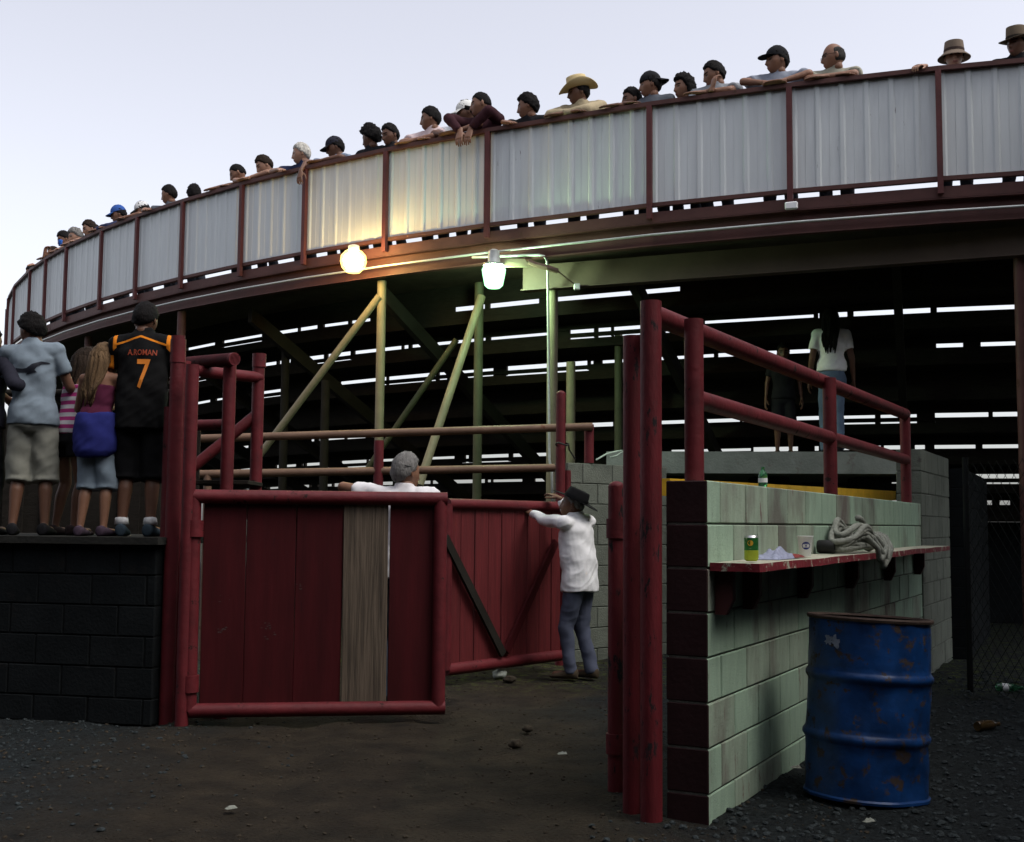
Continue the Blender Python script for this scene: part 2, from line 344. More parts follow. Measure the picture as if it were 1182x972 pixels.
block_wall(lw, (B.x, B.y), la, dd.length, .2, -.03, 1.16, True, [BLOCKD], BLOCKD, mcore=MORTARD)
LEDGE = 1.21
mb = MB(); dn = dd.normalized(); nn = Vector((-dn.y, dn.x, 0))
mb.prism([B + Vector((0, -.06, 1.163)), A + Vector((.02, -.06, 1.163)), A + nn * 1.5 + Vector((0.02, 0, 1.163)), B + nn * 1.5 + Vector((0, 0, 1.163))], (0, 0, LEDGE - 1.163))
tag(mb.build('platform', mat('dark_concrete_ledge', (.014, .014, .012), .9, .3, 4, bump=.3)), 'dark concrete ledge the children stand on', 'platform')
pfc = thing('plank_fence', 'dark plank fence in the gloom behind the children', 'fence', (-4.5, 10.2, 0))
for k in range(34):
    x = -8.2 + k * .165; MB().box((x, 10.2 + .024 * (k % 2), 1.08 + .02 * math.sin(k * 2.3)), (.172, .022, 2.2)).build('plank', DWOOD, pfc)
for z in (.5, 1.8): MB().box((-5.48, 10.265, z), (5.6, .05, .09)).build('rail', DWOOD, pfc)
# unseen plank walls added around the viewer to block low sky from the gateway
sky_blocker = thing('sky_blocker', 'tall dark plank screen added behind the viewer to block low sky', 'sky_blocker', (-5, -4, 0))
for k in range(58):
    MB().box((-13.5 + k * .4, -3.6, 4.5), (.39, .04, 9.0), bev=.004).build('plank', DWOOD, sky_blocker)
for k in range(26):
    MB().box((-7.4, -3.3 + k * .4, 4.5), (.04, .39, 9.0), bev=.004).build('plank', DWOOD, sky_blocker)
MB().prism([(-14, -10, 9.0), (10, -10, 9.0), (10, -3.2, 9.0), (-14, -3.2, 9.0)], (0, 0, .2)).build('blocker_top', DARKST, sky_blocker)
sky_blocker_right = thing('sky_blocker', 'lower dark plank screen added beyond the right edge to block low sky', 'sky_blocker', (8, 2, 0))  # second screen, added out of view to shade the right side
for k in range(34):
    MB().box((6.3, -3.3 + k * .4, 3.5), (.04, .39, 7.0), bev=.004).build('plank', DWOOD, sky_blocker_right)
MB().prism([(6.1, -3.5, 7.0), (12, -3.5, 7.0), (12, 10.4, 7.0), (6.1, 10.4, 7.0)], (0, 0, .2)).build('blocker_top', DARKST, sky_blocker_right)
bw = thing('block_wall', 'grey block wall behind the man in the black hat', 'wall', P(652, 540, 11.75))
q0 = P(655, 540, 11.72); q1 = P(770, 540, 12.6); dv = Vector((q1.x - q0.x, q1.y - q0.y, 0))
block_wall(bw, (q0.x, q0.y), math.atan2(dv.x, dv.y), dv.length, .2, -.03, 1.925, True, [BLOCKG], BLOCKG)
# concrete walkway inside, seen over the low wall
SLABZ = 2.13
mb = MB(); s0 = P(700, 530, 13.3); s1 = P(1068, 530, 12.9)
mb.prism([(s0.x, s0.y, SLABZ - .24), (s1.x, s1.y, SLABZ - .24), (s1.x + .3, s1.y + 2.6, SLABZ - .24), (s0.x + .3, s0.y + 3.0, SLABZ - .24)], (0, 0, .24))
tag(mb.build('walkway_slab', CONC), 'pale concrete walkway slab edge behind the low wall', 'walkway')
for k in range(3):
    a_ = Vector((s0.x, s0.y, 0)).lerp(Vector((s1.x, s1.y, 0)), (k + .5) / 3)
    MB().box((a_.x + .25, a_.y + .9, (SLABZ - .25) / 2), (.4, .4, SLABZ - .25), bev=.01).build('pier', BLOCKD, bpy.data.objects['walkway_slab'])
mb = MB(); a_ = wp(1.2, -.62, 1.49); b_ = wp(8.3, -.62, 1.61)
mb.prism([a_, b_, b_ - WN * .05, a_ - WN * .05], (0, 0, .10))
tag(mb.build('yellow_board', YELLOW), 'yellow painted board running behind the low block wall', 'board')
# ================================================================== GRANDSTAND
CX, CY, RR, HT = 11.687, 34.373, 24.257, 5.797
FT = HT - 1.19                    # top of the fascia
DECK = 4.42
def on_ring(px, py, r=RR):
    d = ray(px, py); a = d.x ** 2 + d.y ** 2; b = -2 * (d.x * CX + d.y * CY); c = CX * CX + CY * CY - r * r
    t = (-b - math.sqrt(max(b * b - 4 * a * c, 0))) / (2 * a); return math.atan2(d.y * t - CY, d.x * t - CX)
def rp(a, r, z): return Vector((CX + r * math.cos(a), CY + r * math.sin(a), z))
pp = [(1082.5, 76.7), (911, 94), (750.3, 119.6), (564.3, 147.5), (447.3, 163.4), (354.3, 190), (281.2, 213.4), (213, 230.7), (160.4, 250.7), (119, 269.5), (78.5, 284), (54.5, 300.2), (36.3, 312.2), (18.3, 324.3)]
PA = [on_ring(x, y) for x, y in pp]
st = 1.45 / RR
PA = [PA[0] + st * k for k in (4, 3, 2, 1)] + PA + [PA[-1] - st * k * .95 for k in range(1, 13)]      # ring angles of the parapet posts, right to left
NB = len(PA) - 1
par = thing('parapet', 'curved white corrugated metal parapet with dark red posts along the grandstand top', 'parapet', rp(PA[7], RR, DECK))
def corrugated(a0, a1, z0, z1, m, r=RR - .035):
    A_ = rp(a0, r, 0); B_ = rp(a1, r, 0); d = B_ - A_; L_ = d.length; d.normalize(); n_ = Vector((d.y, -d.x, 0))
    if n_.dot(rp(a0, 1, 0) - rp(a0, 0, 0)) < 0: n_ = -n_
    xs = []; k = max(1, round(L_ / .235)); pit = L_ / k
    for i in range(k):
        b = i * pit
        xs += [(b, 0), (b + pit * .34, .0), (b + pit * .345, .003), (b + pit * .36, .003), (b + pit * .365, 0), (b + pit * .70, 0), (b + pit * .78, .015), (b + pit * .92, .015), (b + pit * .995, 0)]
    xs.append((k * pit, 0))
    V = []; Fc = []
    for th in (0, -.0018):
        for x, dep in xs:
            p = A_ + d * x + n_ * (dep + th); V += [(p.x, p.y, z0), (p.x, p.y, z1)]
    m_ = len(xs)
    for s_ in (0, 1):
        for i in range(m_ - 1):
            a = (s_ * m_ + i) * 2; q = (a, a + 2, a + 3, a + 1); Fc.append(q if s_ else q[::-1])
    for i in range(m_ - 1):
        a = i * 2; b = (m_ + i) * 2; Fc += [(a, b, b + 2, a + 2), (a + 1, a + 3, b + 3, b + 1)]
    return MB().add(V, Fc).build('panel', m, par)
def ring_box(a0, a1, r_in, r_out, z0, z1):
    q = [rp(a0, r_in, z0), rp(a0, r_out, z0), rp(a1, r_out, z0), rp(a1, r_in, z0)]
    return MB().prism(q, (0, 0, z1 - z0))
GAP = .066
for i in range(NB):
    a0, a1 = PA[i], PA[i + 1]; e = .0006
    corrugated(a0, a1, FT + GAP + .03, HT - .03, PANEL2 if i in (4, 6) else PANEL)
    ring_box(a0, a1, RR - .04, RR + .03, HT - .045, HT).build('top_rail', BROWN, par)
    ring_box(a0 - e, a1 + e, RR - .045, RR + .012, FT + GAP - .012, FT + GAP + .03).build('bottom_rail', BROWN, par)
RPOST = mat('dark_red_post_paint', (.085, .022, .022), .6, .25, 4)
for a in PA:
    d = rp(a, 1, 0) - rp(a, 0, 0); M = Matrix.Rotation(a, 3, 'Z')
    MB().box(rp(a, RR + .022, (FT - .08 + HT - .047) / 2), (.05, .055, HT - .047 - FT + .08), M).build('post', RPOST, par)
gs = thing('grandstand', 'steel grandstand frame with bleacher treads seen from underneath', 'grandstand', rp(PA[7], RR - 3, 0))
for i in range(NB):
    a0, a1 = PA[i], PA[i + 1]
    ring_box(a0, a1, RR - .05, RR - .012, FT - .11, FT).build('fascia_plate', BROWN, gs)
    mb = MB(); zt, zb = FT - .112, FT - .36                      # channel beam: web set back, flanges out
    q = lambda r_, z: None
    mb.prism([rp(a0, RR - .10, zb), rp(a0, RR - .115, zb), rp(a1, RR - .115, zb), rp(a1, RR - .10, zb)], (0, 0, zt - zb))
    mb.prism([rp(a0, RR - .02, zb), rp(a0, RR - .0995, zb), rp(a1, RR - .0995, zb), rp(a1, RR - .02, zb)], (0, 0, .012))
    mb.prism([rp(a0, RR - .014, zt - .012), rp(a0, RR - .0995, zt - .012), rp(a1, RR - .0995, zt - .012), rp(a1, RR - .014, zt - .012)], (0, 0, .012))
    mb.build('rim_beam', BROWN, gs)
    ring_box(a0, a1, RR - 1.46, RR - .118, DECK - .06, DECK).build('deck', mat('brown_deck_timber', (.06, .045, .03), .85, .35, 4, bump=.3, bscale=18), gs)
# bleacher rows behind the deck: seat boards, risers with open slots, treads
ROWZ = [4.06, 3.75, 3.43, 3.08, 2.72, 2.36, 2.0, 1.66]; NR = len(ROWZ)
rowr = [RR - 1.42 - .6 * i for i in range(NR + 1)]
trz = [DECK - .06] + [(ROWZ[i] + ROWZ[i + 1]) / 2 - .0 for i in range(NR - 1)] + [1.45]     # treads: trz[i] is above row i
rr_ = random.Random(11); a720 = on_ring(722, 330, rowr[0])
def slab_cache(): pass
for i in range(NR):
    r1 = rowr[i]; z = ROWZ[i]; closed = i == 3
    for k in range(NB):
        a0, a1 = PA[k], PA[k + 1]
        if a1 < PA[-1] or i > 6 and k > 12: pass
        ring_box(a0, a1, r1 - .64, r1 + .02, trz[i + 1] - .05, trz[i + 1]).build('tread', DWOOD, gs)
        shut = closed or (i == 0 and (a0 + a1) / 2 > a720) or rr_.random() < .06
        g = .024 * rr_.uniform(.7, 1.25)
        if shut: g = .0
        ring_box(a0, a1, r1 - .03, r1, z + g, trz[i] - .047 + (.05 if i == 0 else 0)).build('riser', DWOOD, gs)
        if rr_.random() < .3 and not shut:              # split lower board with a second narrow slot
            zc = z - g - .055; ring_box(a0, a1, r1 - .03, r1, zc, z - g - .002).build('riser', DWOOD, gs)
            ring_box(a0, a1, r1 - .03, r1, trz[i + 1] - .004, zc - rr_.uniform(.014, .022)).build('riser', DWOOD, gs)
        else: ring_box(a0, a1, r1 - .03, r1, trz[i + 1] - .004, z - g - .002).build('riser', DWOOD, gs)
        if not shut:                                      # cleats and brackets that break the slot
            cuts = [0.0]
            for _ in range(rr_.choice((0, 1, 1, 2, 2))): cuts.append(rr_.random())
            for c in cuts:
                w = rr_.choice((.03, .04, .05, .07, .12, .22)); c0 = a0 + (a1 - a0) * c; c1 = c0 - w / r1
                ring_box(c0, c1, r1 - .07, r1 - .031, z - .09, z + .09).build('cleat', DWOOD, gs)
# raking stringers under the treads, every second post line
for k in range(0, NB + 1, 2):
    a = PA[k] - .3 * st; p0 = rp(a, RR - .5, DECK - .19); p1 = rp(a, rowr[NR], 1.12); t_ = Vector((-math.sin(a), math.cos(a), 0)) * .045
    MB().prism([p0 - t_, p0 + t_, p0 + t_ + Vector((0, 0, -.2)), p0 - t_ + Vector((0, 0, -.2))], p1 - p0).build('stringer', DARKST, gs)
# arena wall under the lowest tread
for k in range(NB):
    ring_box(PA[k], PA[k + 1], rowr[NR] - .2, rowr[NR] - .02, -.05, 1.398).build('arena_wall', BLOCKD, gs)
# columns and braces
def col(px, y0, y1, Y, r, m, name='column', z1=None, z0=None):
    a = P(px, y0, Y); b = P(px, y1, Y); b = Vector((a.x, a.y, 0 if z0 is None else z0))
    if z1 is not None: a.z = z1
    return pipe(a, b, r, name, m, gs)
ZU = FT - .365
colA = col(441, 315, 560, 14.35, .055, OLIVE, z1=ZU)
colB = col(553.5, 300, 560, 14.3, .055, OLIVED, z1=DECK - .2)
colC = col(638, 335, 560, 13.35, .062, OLIVE, z1=3.96)
col(659, 418, 530, 14.2, .055, OLIVE, z1=P(659, 418, 14.2).z)
col(714, 345, 520, 14.8, .05, OLIVED, z1=3.7)
col(376, 439, 560, 16.2, .06, DARKST, z1=P(376, 439, 16.2).z)
col(330, 400, 560, 16.9, .06, DARKST, z1=P(330, 395, 16.9).z)
col(210, 360, 560, 16.6, .06, BROWN, z1=ZU)
col(102, 398, 560, 19.0, .06, BROWN, z1=ZU)
col(1177, 300, 560, 11.5, .06, BROWN, z1=3.95)
pipe(P(438, 342, 14.3), P(300, 525, 14.9), .045, 'brace', OLIVE, gs)
pipe(P(556, 342, 14.2), P(484, 560, 13.6), .05, 'brace', OLIVE, gs)
pipe(P(527, 392, 15.0), P(425, 540, 15.4), .04, 'brace', OLIVED, gs)
# straight girder under the rim on the right, on columns
gA = P(604, 332, 13.42); gB = P(1080, 294.5, 11.72); gd = (gB - gA); gd.z = 0; gd.normalize(); gn = Vector((gd.y, -gd.x, 0)); gz = FT - .365
gA.z = gz - .285; L_ = 7.2
mb = MB()
mb.prism([gA, gA + gn * .012, gA + gn * .012 + Vector((0, 0, .283)), gA + Vector((0, 0, .283))], gd * L_)
mb.prism([gA - gn * .07 - Vector((0, 0, .0)), gA + gn * .08, gA + gn * .08 - Vector((0, 0, .012)), gA - gn * .07 - Vector((0, 0, .012))], gd * L_)
mb.build('girder', OLIVE if False else mat('tan_brown_girder_paint', (.075, .05, .036), .6, .2, 2.5, (.05, .025, .02), .66, .1, 25), gs)
# conduits
def ring_path(px0, px1, z, r, n=26, dz=0):
    a0, a1 = on_ring(px0, 250), on_ring(px1, 250); return [rp(a0 + (a1 - a0) * i / n, r, z + dz * math.sin(i * 1.7)) for i in range(n + 1)]
cpts = [rp(a, RR + .004, FT - .245) for a in PA[:20]]
tag(MB().tube(cpts, .013, 8).build('conduit', GALV, None, True), 'long thin pale conduit pipe along the brown rim beam', 'conduit')
c0 = P(566, 303, 12.9); pts = [P(545, 297, 13.25), P(600, 295, 13.08), P(622, 294.5, 13.02), P(628, 296, 13.0), P(631, 300, 13.0), P(632, 307, 13.05), P(632.5, 340, 13.2), P(633.5, 440, 13.22), P(634, 530, 13.22), P(637, 545, 13.22), P(638, 600, 13.24)]
tag(MB().tube(pts, .015, 8).build('conduit', GALV, None, True), 'pale conduit pipe bending down the column beside the green lamp', 'conduit')
pts = [P(610, 302, 12.95), P(618, 305.5, 12.95), P(632, 309, 12.93), P(644, 313, 12.95), P(655, 322, 13.0), P(664, 329, 13.05)]
tag(MB().tube(pts[:4], .03, 8).tube(pts[3:], .008, 6).build('cable', mat('brown_cable_sleeve', (.10, .06, .045), .7)), 'brown wrapped cable hanging from the girder beside the conduit bend', 'cable')
tag(MB().box(P(666, 331, 13.05), (.07, .05, .07), bev=.008).build('junction_box', WHITE), 'small white junction box under the girder', 'box')
tag(MB().box(P(913.5, 237.5, 11.77), (.125, .05, .075), Matrix.Rotation(R(-22), 3, 'Z'), bev=.01).build('junction_box', WHITE), 'small white box fixed on the fascia under a parapet post', 'box')
# ------------------------------------------------------------------ lamps
GLY = mat('warm_bulb', (1, .9, .7), .3, 0, 1, bump=0, emit=(1, .68, .24), es=75)
GLG = mat('green_white_bulb', (.8, 1, .8), .3, 0, 1, bump=0, emit=(.62, 1, .56), es=125)
def halo_mat(name, c, k):  # emission added to the shell colour to stand for the halo round a bulb
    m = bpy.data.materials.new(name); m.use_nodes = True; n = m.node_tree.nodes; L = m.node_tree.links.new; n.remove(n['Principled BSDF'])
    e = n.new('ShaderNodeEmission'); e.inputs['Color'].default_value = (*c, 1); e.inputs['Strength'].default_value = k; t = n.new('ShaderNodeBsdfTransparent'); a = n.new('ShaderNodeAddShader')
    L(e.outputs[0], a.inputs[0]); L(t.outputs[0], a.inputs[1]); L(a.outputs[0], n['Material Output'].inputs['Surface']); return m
p1 = P(408, 300, 13.72); lp = thing('wall_lamp', 'glowing warm yellow lamp on the rim beam', 'lamp', p1); T1 = Matrix.Translation(p1)
MB().lathe([(.004, -.13), (.07, -.115), (.112, -.05), (.118, .0), (.10, .05), (.05, .09)], 24, T1).build('bulb', GLY, lp, True)
MB().lathe([(.004, -.165), (.08, -.148), (.135, -.09), (.155, -.02), (.145, .05), (.10, .10), (.06, .118)], 28, T1).build('halo_shell', halo_mat('amber_halo_shell', (1, .62, .14), 1.3), lp, True)  # added shell, its amber glow imitates the halo around the bulb
MB().lathe([(.062, .112), (.066, .12), (.066, .165), (.03, .18)], 16, T1).box(p1 + Vector((.02, .10, .165)), (.04, .2, .03)).build('lamp_holder', GALV, lp, 40)
p2 = P(570, 316, 12.92); lg = thing('jar_lamp', 'greenish white jar lamp with grey housing under the rim', 'lamp', p2); T2 = Matrix.Translation(p2)
MB().lathe([(.004, -.14), (.06, -.13), (.086, -.10), (.098, .0), (.09, .06), (.05, .085)], 24, T2).build('bulb', GLG, lg, True)
MB().lathe([(.004, -.165), (.07, -.158), (.100, -.13), (.122, -.02), (.132, .045), (.11, .09)], 24, T2).build('jar', halo_mat('green_jar_halo', (.35, 1, .45), .95), lg, True)  # lamp jar, with a green halo glow put into its glass
MB().lathe([(.115, .09), (.12, .11), (.07, .12), (.062, .22), (.065, .25), (.03, .27)], 20, T2).build('housing', GALV, lg, 40)
MB().prism([p2 + Vector((.03, .06, .09)), p2 + Vector((.40, .10, .10)), p2 + Vector((.34, .10, .19)), p2 + Vector((.03, .06, .19))], (0, .03, 0)).build('mounting_plate', OLIVE, lg)
# ================================================================== PIPEWORK, GATES
def zat(px, py, Y): return P(px, py, Y).z
# arena rails behind the gates
rl = thing('pipe_fence', 'two long tan pipe rails across the arena entrance behind the gates', 'fence', P(437, 560, 11.9))
pipe(P(226, 506.5, 11.9), P(684, 492.5, 11.9), .04, 'rail', PIPEB, rl)
pipe(P(222, 547.5, 11.9), P(642, 540, 11.9), .04, 'rail', PIPEB, rl)
a = P(437.5, 505, 11.9); pipe(a - Vector((0, 0, .03)), (a.x, a.y, -.05), .05, 'post', RED, rl)
a = P(680, 490, 11.95); pipe(a, (a.x, a.y, 1.93), .048, 'post', RED, rl)
a = P(240, 547, 11.9); pipe(a, (a.x, a.y, -.05), .04, 'post', PIPEB, rl)
a = P(647.5, 455, 11.55); hp_ = pipe(a, (a.x, a.y, -.05), .046, 'gate_post', RED); MB().ell(a, (.046, .046, .035)).build('post_cap', RED, hp_, True)
tag(hp_, 'red pipe gate post tied with wire at the grey block wall', 'post')
a = P(655, 543, 11.6); tag(pipe(a, (a.x, a.y, -.05), .035, 'gate_post', RED), 'short red hinge pipe between tied gate post and grey wall', 'post')
wr = P(649, 513, 11.5); loop = [wr + Vector((.06 * math.cos(t), .06 * math.sin(t), .012 * math.sin(t * 2))) for t in np.linspace(0, 4 * PI, 40)] + [P(657, 519, 11.6), P(664, 530, 11.65)]
tag(MB().tube(loop, .008, 6).build('tie_wire', BLACKM), 'black wire wrapped round the red gate post', 'wire')
pts = [P(688, 531, 11.9), P(700, 524, 11.95), P(712, 521, 12.0), P(722, 519, 12.0), P(712, 526, 12.0), P(704, 528, 12.0)]
tag(MB().tube(pts, .009, 6).build('rope_end', mat('green_white_rope', (.4, .5, .42), .9)), 'thin pale rope lying on the grey wall top', 'rope')
def board_gate(name, label, pts4, boards, rad, zoff=None): pass
# --- near gate (closed leaf, seen from the front)
gy0, gy1 = 8.02, 8.25
TL, TR, BL, BR = P(222, 570, gy0), P(508, 579, gy1), P(220, 819, gy0), P(506, 821, gy1)
for p_ in (TL, BL): p_.x = (TL.x + BL.x) / 2; 
for p_ in (TR, BR): p_.x = (TR.x + BR.x) / 2
TL.z = TR.z = (TL.z + TR.z) / 2; BL.z = BR.z = .075
ng = thing('near_gate', 'dark red plank gate in a pipe frame with one bare grey plank', 'gate', BL)
rg_ = .047
pipe(TL - (TR - TL).normalized() * .05, TR + (TR - TL).normalized() * .045, rg_, 'top_pipe', RED, ng, 18)
pipe(BL, BR + (TR - TL).normalized() * .045, rg_, 'bottom_pipe', RED, ng, 18)
pipe(BR, TR, rg_ * .98, 'end_pipe', RED, ng, 18)
hpipe = pipe(BL, TL, rg_ * .98, 'hinge_pipe', RED, ng, 18)
for py in (610, 789):
    c = P(218, py, gy0).z; b = BL.copy()
    pipe((b.x, b.y, c - .055), (b.x, b.y, c + .055), rg_ + .011, 'hinge_collar', RED, hpipe, 18)
gdv = (TR - TL); glen = gdv.length; gdv.normalize(); gnv = Vector((gdv.y, -gdv.x, 0))    # towards the camera
edges = [.07, .322, .648, .98, 1.31, glen - .03]
edges = [(x - 222) / (508 - 222) * glen for x in (233, 282, 339, 394, 448.5, 503)]
for i in range(5):
    e0, e1 = edges[i] + .001, edges[i + 1] - (.011 if i == 3 else .0015)
    o_ = TL + gdv * ((e0 + e1) / 2) - gnv * (.03 if i != 3 else .018); zc = (TL.z + BL.z) / 2
    sh = .0
    mb = MB(); lean = (-.012, -.006, .004, -.01, .0)[i]
    M = Matrix.Rotation(math.atan2(gdv.y, gdv.x), 3, 'Z') @ Matrix.Rotation(lean * .4, 3, 'Y')
    mb.box((o_.x, o_.y, zc), (e1 - e0, .03, TL.z - BL.z - .05), M, bev=.004)
    b_ = mb.build('plank', WOODG if i == 3 else REDB, ng)
    if i == 3: b_['label'] = 'bare weathered grey plank'
# scuffed flakes on the planks
SC = mat('pale_scuff', (.055, .032, .032), .85, .5, 60)
rs2 = random.Random(4)
for (px, py, n_) in ((257, 727, 9), (309, 724, 8), (311, 734, 5), (345, 680, 4), (258, 692, 3)):
    mb = MB()
    for q in range(n_):
        fr = (px + rs2.gauss(0, 4) - 222) / 286; c = TL + gdv * glen * fr - gnv * .0138; c.z = zat(px, py + rs2.gauss(0, 2.5), gy0); w = rs2.uniform(.004, .014); h = rs2.uniform(.002, .006)
        pts = [(rs2.uniform(.5, 1.1) * w * math.cos(t), rs2.uniform(.5, 1.1) * h * math.sin(t)) for t in np.linspace(0, 2 * PI, 9)[:-1]]
        mb.add([c + gdv * x + Vector((0, 0, y)) for x, y in pts], [tuple(range(8))])
    mb.build('scuff', SC, ng)
# --- far gate (leaf swung inwards)
fa, fb = P(514, 773, 9.95), P(650, 752, 11.15); fa.z = fb.z = .12
ft = .5 * (P(514, 580, 9.95).z + P(640, 586, 11.05).z)
fgt = thing('far_gate', 'faded red plank gate swung inward with a V brace, under the man\'s hands', 'gate', fb)
ta, tb = fa.copy(), fb.copy(); ta.z = tb.z = ft
pipe(fa, fb, .05, 'bottom_pipe', RED, fgt, 16); pipe(ta, tb, .045, 'top_pipe', RED, fgt, 16); pipe(fb, tb, .045, 'end_pipe', RED, fgt, 16); pipe(fa, ta, .045, 'end_pipe', RED, fgt, 16)
fd = (fb - fa); fl = fd.length; fd.normalize(); fn = Vector((fd.y, -fd.x, 0))
for i in range(9):
    e0, e1 = fl * i / 9 + .004 + .03 * (i == 0), fl * (i + 1) / 9 - .004
    o_ = fa + fd * ((e0 + e1) / 2) - fn * (.016 + .004 * (i % 2)); mb = MB()
    mb.box((o_.x, o_.y, (ft + .14) / 2), (e1 - e0, .028, ft - .14 - .05), Matrix.Rotation(math.atan2(fd.y, fd.x), 3, 'Z'), bev=.004); mb.build('plank', REDB2, fgt)
def far_pt(px, py):
    d = ray(px, py); k = (fa - EYE + fn * .03); t = k.dot(fn) / d.dot(fn); return EYE + d * t
for (x0, y0, x1, y1, m_) in ((512, 620, 579, 755, DARKST), (583, 752, 640, 625, REDB)):
    a_, b_ = far_pt(x0, y0), far_pt(x1, y1); ax = (b_ - a_).normalized(); sd_ = ax.cross(fn) * .035
    MB().prism([a_ - sd_, a_ + sd_, a_ + sd_ + fn * .03, a_ - sd_ + fn * .03], b_ - a_).build('brace', m_, fgt)
# --- gate posts on the right and the handrail on the wall
def vpost(px, ytop, ybase, r, label, name='gate_post', m=RED, wob=0):
    b = G(px[1], ybase); a = b.copy(); a.z = zat(px[0], ytop, b.y)
    o = pipe(Vector((b.x, b.y, -.08)), a, r, name, m, None, 20)
    return tag(o, label, 'post'), a, b
pst, ptop, pbase = vpost((757, 752), 348, 945, .050, 'tall red pipe post at the end of the low block wall, carrying the handrail', m=REDW)
vpost((732, 730), 388, 934, .045, 'second tall red pipe post with black worn paint, left of the handrail post', m=REDW)
o, a, b = vpost((713, 711), 562, 910, .042, 'short red hinge post with collars, left of the two tall posts', m=REDW)
MB().ell(a, (.042, .042, .03)).build('post_cap', RED, o, True)
for py in (610, 858):
    z = zat(712, py, b.y); pipe((b.x, b.y, z - .05), (b.x, b.y, z + .05), .052, 'hinge_collar', RED, o, 18)
hr = thing('handrail', 'red pipe handrail on top of the low block wall', 'handrail', wp(3, -.1, WTOP))
z1, z2 = 2.335, 1.925
pipe(ptop - Vector((0, 0, .06)), wp(5.87, -.1, z1), .05, 'top_rail', RED, hr, 18)
pipe(wp(.12, -.1, z2), wp(5.85, -.1, z2), .046, 'middle_rail', RED, hr, 18)
for t_, zt in ((.12, z1 - .03), (2.92, z1), (5.87, z1)):
    pipe(wp(t_, -.1, WTOP - .03), wp(t_, -.1, zt), .046, 'upright', RED, hr, 18)
MB().ell(wp(5.87, -.1, z1), (.05, .05, .05)).build('elbow', RED, hr, True)
# --- left post cluster and the pen frame behind the near gate
def lpost(px, ytop, Y, r, label, m=RED):
    a = P(px, ytop, Y); o = pipe((a.x, a.y, -.08), a, r, 'gate_post', m, None, 18); return tag(o, label, 'post')
o = lpost(206, 388, 8.12, .048, 'tallest red pipe post beside the boy in the black jersey')
a = P(206, 392, 8.12); pipe(a - Vector((0, 0, .16)), a, .053, 'top_sleeve', RED, o, 18)
lpost(213, 417, 8.25, .045, 'red pipe post half hidden behind the near gate hinge post')
lpost(222.5, 421, 8.0, .044, 'red pipe hinge post carrying the near gate')
lpost(198, 470, 8.3, .05, 'dark red pipe post nearest the children\'s ledge')
pf = thing('pen_frame', 'red pipe pen frame with a diagonal brace standing behind the near gate', 'pen', P(265, 600, 8.5))
pA_ = P(265.5, 420, 8.42); pB_ = P(299, 410, 9.0)
pipe((pA_.x, pA_.y, -.05), pA_, .046, 'upright', RED, pf, 18); pipe((pB_.x, pB_.y, -.05), pB_, .046, 'upright', RED, pf, 18)
c_ = P(299, 424, 9.0); pipe(c_, c_ + Vector((0, 0, zat(299, 409, 9.0) - c_.z + .004)), .052, 'top_sleeve', RED, pf, 18)
# open-ended top pipe
a_, b_ = P(217, 419, 8.75), P(271, 414.5, 8.30); ax = (b_ - a_).normalized(); mb = MB()
mb.tube([b_ - ax * .03, a_, a_, b_ + ax * 0, b_, b_ - ax * .2], [.046, .046, .046, .046, .037, .037], 18); mb.build('top_pipe', [RED], pf, 40)
pipe(P(226, 428, 8.5), P(300, 436, 9.0), .042, 'rail', RED, pf, 16)
pipe(P(222, 491, 9.2), P(264, 490, 9.1), .042, 'rail', RED, pf, 16)
pipe(P(222, 540, 8.9), P(298, 477, 9.02), .042, 'diagonal_brace', RED, pf, 16)
tag(MB().box(P(262, 558, 8.75), (.42, .5, .03), bev=.004).build('plank', DWOOD), 'weathered plank lying level behind the near gate top', 'plank')
# ================================================================== SHELF AND WHAT LIES ON IT
SZ = 1.155
sh = thing('shelf', 'long plank shelf with peeling red and green paint on the block wall', 'shelf', wp(3, .1, SZ - .04))
rs_ = random.Random(5); mb = MB(); top = []; n_ = 60
for i in range(n_ + 1):
    t = .03 + (6.05 - .03) * i / n_; top.append((t, .235 + .006 * mnoise.noise(Vector((t * 3, 0, 0))), SZ + .006 * mnoise.noise(Vector((t * 1.3, 4, 0)))))
V = []
for t, w, z in top: V += [wp(t, .004, z), wp(t, w, z), wp(t, w + .001, z - .038), wp(t, .004, z - .038)]
Fq = []
for i in range(n_):
    a = i * 4; b = a + 4
    for j in range(4): Fq.append((a + j, a + (j + 1) % 4, b + (j + 1) % 4, b + j))
Fq += [(3, 2, 1, 0), (n_ * 4, n_ * 4 + 1, n_ * 4 + 2, n_ * 4 + 3)]
mb.add(V, Fq); o = mb.build('board', [SHELF, SHELFR], sh)
for i, p in enumerate(o.data.polygons):
    if i < n_ * 4 and i % 4 in (1, 2) or i >= n_ * 4: p.material_index = 1
for px in (838, 869, 930, 984, 1027, 1061):
    k = (px - W / 2) / F; t = (WC.x + WN.x * .06 - k * (WC.y + WN.y * .06)) / (k * WD.y - WD.x)
    a = wp(t, .006, SZ - .041)
    MB().prism([a, a + WN * .085, a + WN * .085 - Vector((0, 0, .13)), a + WN * .05 - Vector((0, 0, .20)), a - Vector((0, 0, .20))], WD * .045).build('bracket', BRACK, sh)
def tshelf(px, s=.12):
    k = (px - W / 2) / F; return (WC.x + WN.x * s - k * (WC.y + WN.y * s)) / (k * WD.y - WD.x)
